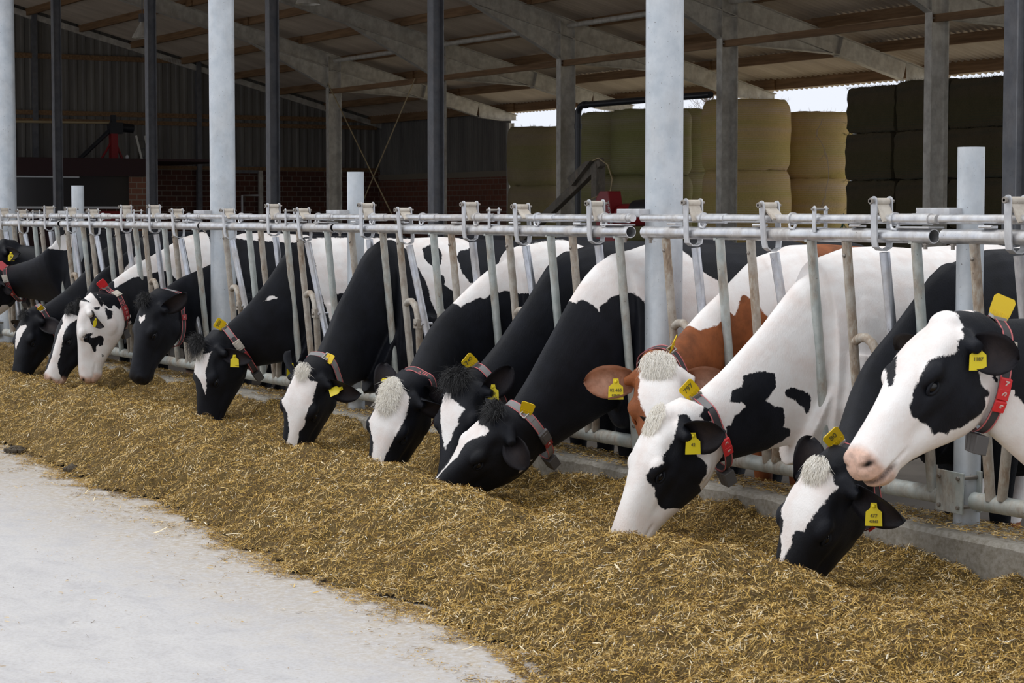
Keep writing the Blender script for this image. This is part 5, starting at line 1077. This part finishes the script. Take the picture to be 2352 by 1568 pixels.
panels = [(-23.20, -19.90, 5, .648, (0, 0, 0, 0, 0), 'feed fence panel cut by the left edge of the photo'),
          (-19.82, -17.62, 3, .650, (1, 2, 0), 'short feed fence panel left of the farthest stub post'),
          (-17.56, -14.30, 5, .650, (1, 2, 0, 0, 2), 'long feed fence panel left of the middle tall round column'),
          (-14.27, -12.00, 3, .645, (2, 0, 2), 'short feed fence panel between the middle tall round column and middle stub post'),
          (-11.965, -8.565, 5, .659, (0, 2, 0, 1, 0), 'long feed fence panel between the middle stub post and thickest round column'),
          (-8.44, -6.36, 3, .676, (0, 1, 0), 'short feed fence panel above the red-brown cow and the white cow'),
          (-6.30, -2.90, 5, .670, (0, 0, 0, 0, 0), 'feed fence panel at the right edge behind the cow with raised head')]
for i, (a, b, n_, p_, op, lab) in enumerate(panels): fence_panel(a, b, n_, p_, op, lab, i)

# posts carrying the fence, with brackets
def fence_post(x, y, rad, top, name, lab, cat, grp):
    r = empty(name, (x, y, -.1)); tag(r, lab, cat, grp)
    mb = MB(); mb.tube([(x, y, -.1), (x, y, top)], rad, 32); o = mb.build('shaft', M['post'], r)
    mb = MB(); mb.box((x-.09, y-.085 if rad < .07 else y-.12, 1.452), (.20, .07, .040)); mb.box((x-.13, YT+.012, 1.394), (.20, .085, .008)); mb.box((x-.19, YT+.03, 1.372), (.10, .04, .014)); mb.build('top_bracket', M['latch'], r, smooth=False, bevel=.003)
    mb = MB(); yb = .02-.048; mb.box((x, yb, .345), (.155, .010, .165), Matrix.Rotation(.03, 3, 'Y')); mb.box((x, .02+.048, .345), (.155, .010, .165))
    for i in (-1, 1):
        for j in (-1, 1): mb.tube([(x+i*.055, yb-.015, .345+j*.058), (x+i*.055, .075, .345+j*.058)], .009, 6, 1)
    mb.build('rail_clamp', [M['bar'], M['bolt']], r, smooth=False, bevel=.002)
fence_post(-6.33, .06, .0535, 1.712, 'stub_post', 'short galvanised stub post in front of the dark square bales', 'post', 'stub posts of the feed fence')
fence_post(-12.02, .06, .0535, 1.712, 'stub_post', 'short galvanised stub post in front of the crossed bracing rods', 'post', 'stub posts of the feed fence')
fence_post(-17.63, .06, .0535, 1.69, 'stub_post', 'short galvanised stub post in front of the dark parlour window', 'post', 'stub posts of the feed fence')
fence_post(-8.575, .10, .093, zr(.1)-.4, 'round_column', 'thickest tall round galvanised column, nearest to the viewer', 'column', 'tall round columns in the feed fence')
fence_post(-14.37, .10, .093, zr(.1)-.4, 'round_column', 'middle tall round galvanised column left of the crossed rods', 'column', 'tall round columns in the feed fence')
fence_post(-19.93, .10, .093, zr(.1)-.4, 'round_column', 'farthest tall round galvanised column at the left edge', 'column', 'tall round columns in the feed fence')
# ================================================================ feed: silage heap, loose stalks
def vnoise(x, y, seed):
    """smooth value noise, numpy"""
    xi, yi = np.floor(x).astype(int), np.floor(y).astype(int); fx, fy_ = x-xi, y-yi; fx = fx*fx*(3-2*fx); fy_ = fy_*fy_*(3-2*fy_)
    def h(a, b): n_ = (a*374761393+b*668265263+seed*974711) & 0x7fffffff; n_ = ((n_ ^ (n_ >> 13))*1274126177) & 0x7fffffff; return ((n_ ^ (n_ >> 16)) & 0xffff)/65535.
    return (h(xi, yi)*(1-fx)+h(xi+1, yi)*fx)*(1-fy_)+(h(xi, yi+1)*(1-fx)+h(xi+1, yi+1)*fx)*fy_
def fbm(x, y, seed, o=4): return sum(vnoise(x*2**i, y*2**i, seed+i)*.5**i for i in range(o))/sum(.5**i for i in range(o))-.5
DIPS = [(v['form'].P+v['form'].U*.60) for v in info.values()]
def feed_h(x, y):
    """height of the silage heap"""
    x = np.asarray(x, float); y = np.asarray(y, float)
    crest = np.interp(x, [-24, -17, -14.5, -13.8, -12.4, -11, -9.9, -8.9, -8.2, -7.7, -6.8, -6.2, -5.75, -5.45, -4.9, -4.5, 0], [.32, .31, .29, .275, .275, .29, .262, .27, .26, .225, .235, .245, .235, .20, .22, .19, .17])
    foot = np.interp(x, [-24, -14, -12.6, -11, -9, -7.5, -5.5, 0], [-1.95, -2.0, -2.02, -2.02, -2.20, -2.28, -2.36, -2.40])+fbm(x*1.1, y*0+3, 5)*.35+fbm(x*5, y*3, 9)*.20+fbm(x*17, y*9, 19)*.14
    yc = -1.36+fbm(x*.8, x*0, 21)*.16
    t = np.clip((yc-y)/(yc-foot), 0, 1.3); outer = np.where(t < 1, crest*np.clip(1-t, 0, 1)**1.12*(1+.45*t), -.25*(t-1))
    s = np.clip((y-yc)/.55, 0, 1); lo = np.interp(x, [-18, -13, -9, -6, -4.5], [.10, .085, .04, .03, .06]); inner = crest+(lo-crest)*(s*s*(3-2*s))**.9+np.clip((y+.75)/.6, 0, 1)*.035
    z = np.where(y < yc, outer, inner)
    z = z+np.interp(x, [-24, -8, -7, -6], [.07, .07, .05, .0])*np.clip((y+.38)/.25, 0, 1)
    z = z+fbm(x*2.3, y*2.6, 2)*.10*np.clip(z/.1, 0, 1)+fbm(x*6, y*6, 3)*.115*np.clip(z/.06, 0, 1)+(fbm(x*16, y*16, 33, 3))*.050*np.clip(z/.04, 0, 1)+fbm(x*45, y*45, 4, 3)*.012
    for q in DIPS: z = z-.065*np.exp(-((x-q[0])**2+(y-q[1])**2)/.028)
    return z
dx = .016; xs = np.arange(-23, -2.9, dx); ys = np.arange(-2.75, -.118, .014)
xs = np.concatenate([np.arange(-23, -12, .028), np.arange(-12, -3.0, .015)])
X, Y = np.meshgrid(xs, ys, indexing='ij'); Z = feed_h(X, Y)-.002; Z = np.where(Z < -.02, -.02, Z)
co = np.stack([X, Y, Z], -1).reshape(-1, 3); ny = len(ys); nx = len(xs)
i = (np.arange(nx-1)[:, None]*ny+np.arange(ny-1)[None]).ravel(); fc = np.stack([i, i+ny, i+ny+1, i+1], 1)
keep = (Z.ravel()[fc].min(1) > .006); fc = fc[keep]
def np_mesh(name, co, fc):
    me = bpy.data.meshes.new(name); me.vertices.add(len(co)); me.vertices.foreach_set('co', co.astype(np.float32).ravel())
    k = fc.shape[1]; me.loops.add(fc.size); me.loops.foreach_set('vertex_index', fc.astype(np.int32).ravel()); me.polygons.add(len(fc)); me.polygons.foreach_set('loop_start', (np.arange(len(fc))*k).astype(np.int32)); me.polygons.foreach_set('loop_total', np.full(len(fc), k, np.int32)); me.update(calc_edges=True); return me
me = np_mesh('silage', co, fc); me.polygons.foreach_set('use_smooth', np.ones(len(fc), bool))
m = M['silage'] = mat('silage', (.2, .14, .04), .9)
v = geopos(m); n1 = noise(m, 95, 6, .75, v); n2 = noise(m, 6, 5, .65, v); n3 = noise(m, 260, 3, .7, v)
c = ramp(m, n1.outputs[0], [(.30, (.035, .019, .006)), (.48, (.13, .078, .020)), (.62, (.30, .19, .060)), (.75, (.48, .35, .17))]).outputs[0]
c = mix(m, .35, c, ramp(m, n2.outputs[0], [(.3, (.12, .095, .022)), (.5, (.25, .17, .05)), (.7, (.30, .20, .07))]).outputs[0])
L(m, c, bsdf(m).inputs['Base Color']); bump(m, n1.outputs[0], 1., .012)
me.materials.append(m); heap = link('silage_heap', me); tag(heap, 'long heap of chopped golden-brown silage in front of the cows', 'silage', kind='stuff')

STALK = [(.40, .29, .115), (.30, .20, .055), (.24, .165, .035), (.48, .37, .17), (.17, .11, .028), (.66, .56, .34), (.34, .25, .05), (.20, .15, .03)]
sm_ = M['stalk'] = mat('chopped_stalk', STALK[0], .7)
at = N(sm_, 'ShaderNodeAttribute'); at.attribute_name = 'tint'; rr = ramp(sm_, at.outputs['Fac'], [(.0, (.08, .038, .006)), (.2, (.29, .165, .020)), (.42, (.50, .305, .055)), (.62, (.63, .41, .115)), (.85, (.74, .55, .25)), (.97, (.92, .79, .55)), (1., (.96, .90, .75))]); L(sm_, rr.outputs[0], bsdf(sm_).inputs['Base Color'])
def stalks(name, n, rng, px, py, zfun, lmin, lmax, wmin, wmax, tilt, lab, seed, lift=.004, bright=0.):
    rs = rng; k = n
    ln = lmin+(lmax-lmin)*rs.rand(k)**2.2; wd = wmin+(wmax-wmin)*rs.rand(k)**2; a = rs.rand(k)*2*PI; el = (rs.rand(k)-.35)*tilt; roll = (rs.rand(k)-.5)*1.8
    z = zfun(px, py)+lift*rs.rand(k)
    e = .03; gx = (zfun(px+e, py)-zfun(px-e, py))/(2*e); gy = (zfun(px, py+e)-zfun(px, py-e))/(2*e)
    d = np.stack([np.cos(a)*np.cos(el), np.sin(a)*np.cos(el), np.sin(el)+gx*np.cos(a)+gy*np.sin(a)], 1); d /= np.linalg.norm(d, axis=1)[:, None]
    s = np.stack([-np.sin(a), np.cos(a), (-gx*np.sin(a)+gy*np.cos(a))+np.sin(roll)], 1); s /= np.linalg.norm(s, axis=1)[:, None]
    c = np.stack([px, py, z], 1)
    bend = np.cross(d, s)*((rs.rand(k)-.5)*.25*ln)[:, None]
    p0 = c-d*(ln/2)[:, None]; p2 = c+d*(ln/2)[:, None]; p1 = c+bend; w0 = s*(wd/2)[:, None]
    V = np.stack([p0-w0*.8, p0+w0*.8, p1+w0, p1-w0, p2+w0*.6, p2-w0*.6], 1).reshape(-1, 3)
    b = np.arange(k)*6; F_ = np.concatenate([np.stack([b, b+1, b+2, b+3], 1), np.stack([b+3, b+2, b+4, b+5], 1)])
    me = np_mesh(name, V, F_); cl = fbm(px*3.1, py*3.1, 71)*.5+fbm(px*13, py*13, 72)*.85; t = np.clip(rs.rand(k)**1.25*.90+bright+cl*.75, 0, .97); t = np.where(rs.rand(k) < .018, .99, t)
    A = me.attributes.new('tint', 'FLOAT', 'POINT'); A.data.foreach_set('value', np.repeat(t, 6).astype(np.float32)); me.materials.append(M['stalk'])
    return me
rng = np.random.RandomState(11)
n = 760000; q = rng.rand(n*2); xx = -3.0-19.5*q**1.9; yy = -2.55+2.42*rng.rand(n*2); zz = feed_h(xx, yy); k = zz > -.002+rng.rand(n*2)**2*.022+(fbm(xx*12, yy*12, 88))*.014; xx, yy = xx[k][:n], yy[k][:n]
me = stalks('loose_silage', len(xx), rng, xx, yy, lambda a, b: np.maximum(feed_h(a, b), 0), .006, .042, .0011, .0042, 1.0, '', 1, .012)
o = link('loose_silage', me); tag(o, 'loose stalk pieces covering the heap of silage', 'silage', kind='stuff')
n = 700; xx = -3.5-14*rng.rand(n)**1.5; yy = -2.4+2.2*rng.rand(n); me = stalks('long_straws', n, rng, xx, yy, lambda a, b: np.maximum(feed_h(a, b), 0), .04, .10, .003, .008, .8, '', 1, .015, .35)
o = link('pale_straws', me); tag(o, 'longer pale straws lying on the heap of silage', 'straw', kind='stuff')
n = 150000; xx = -3.0-17.5*rng.rand(n)**1.4; edge = np.interp(xx, [-24, -14, -12.6, -11, -9, -7.5, -5.5, 0], [-1.95, -2.0, -2.02, -2.02, -2.20, -2.28, -2.36, -2.40])+fbm(xx*1.1, xx*0+3, 5)*.35
u_ = -np.log(rng.rand(n)+1e-6); yy = edge+.06-u_*np.where(rng.rand(n) < .86, .105, .75); cl = fbm(xx*4.5, yy*7, 41)+fbm(xx*16, yy*16, 42)*.8
k = (feed_h(xx, yy) < .012) & (cl+np.exp(-(edge-yy)/.10)*.30 > .06+rng.rand(n)*.25) & (yy > -5.4); xx, yy = xx[k], yy[k]
me = stalks('scattered_straw', len(xx), rng, xx, yy, lambda a, b: a*0+.003, .005, .030, .0010, .0036, .25, '', 2, .006, -.02)
o = link('scattered_straw', me); tag(o, 'straw crumbs scattered on the pale concrete beside the heap', 'straw', kind='stuff')
n = 42000; xx = -3.0-20*rng.rand(n)**1.3; yy = -.105+.27*rng.rand(n)**.75; k = fbm(xx*2.5, yy*9, 31)+(yy+.1)*1.6 > .0; xx, yy = xx[k], yy[k]; n = len(xx)
me = stalks('kerb_litter', n, rng, xx, yy, lambda a, b: a*0+.207, .010, .045, .0015, .005, .5, '', 3, .014, .0)
o = link('kerb_litter', me); tag(o, 'trampled feed crumbs lying on top of the kerb', 'feed crumbs', kind='stuff')

rnd = random.Random(4)
for (x, y, r_, lab) in ((-12.45, -2.02, .085, 'dark wet feed clump at the foot of the heap by the left edge'), (-11.35, -2.02, .05, 'small dark feed clump on the concrete right of the larger clump')):
    mb = MB()
    for q in range(60):
        a = rnd.random()*2*PI; rr = r_*.62*math.sqrt(rnd.random()); mb.ball((x+rr*1.5*math.cos(a), y+rr*math.sin(a), .004+.035*(1-rr/r_)), (rnd.uniform(.018, .03), rnd.uniform(.014, .024), rnd.uniform(.010, .018)), 6)
    M.setdefault('clump', mat('wet_clump', (.05, .035, .018), .7)); o = at_origin(mb.build('feed_clump', M['clump'])); tag(o, lab, 'feed clump', 'dark feed clumps')
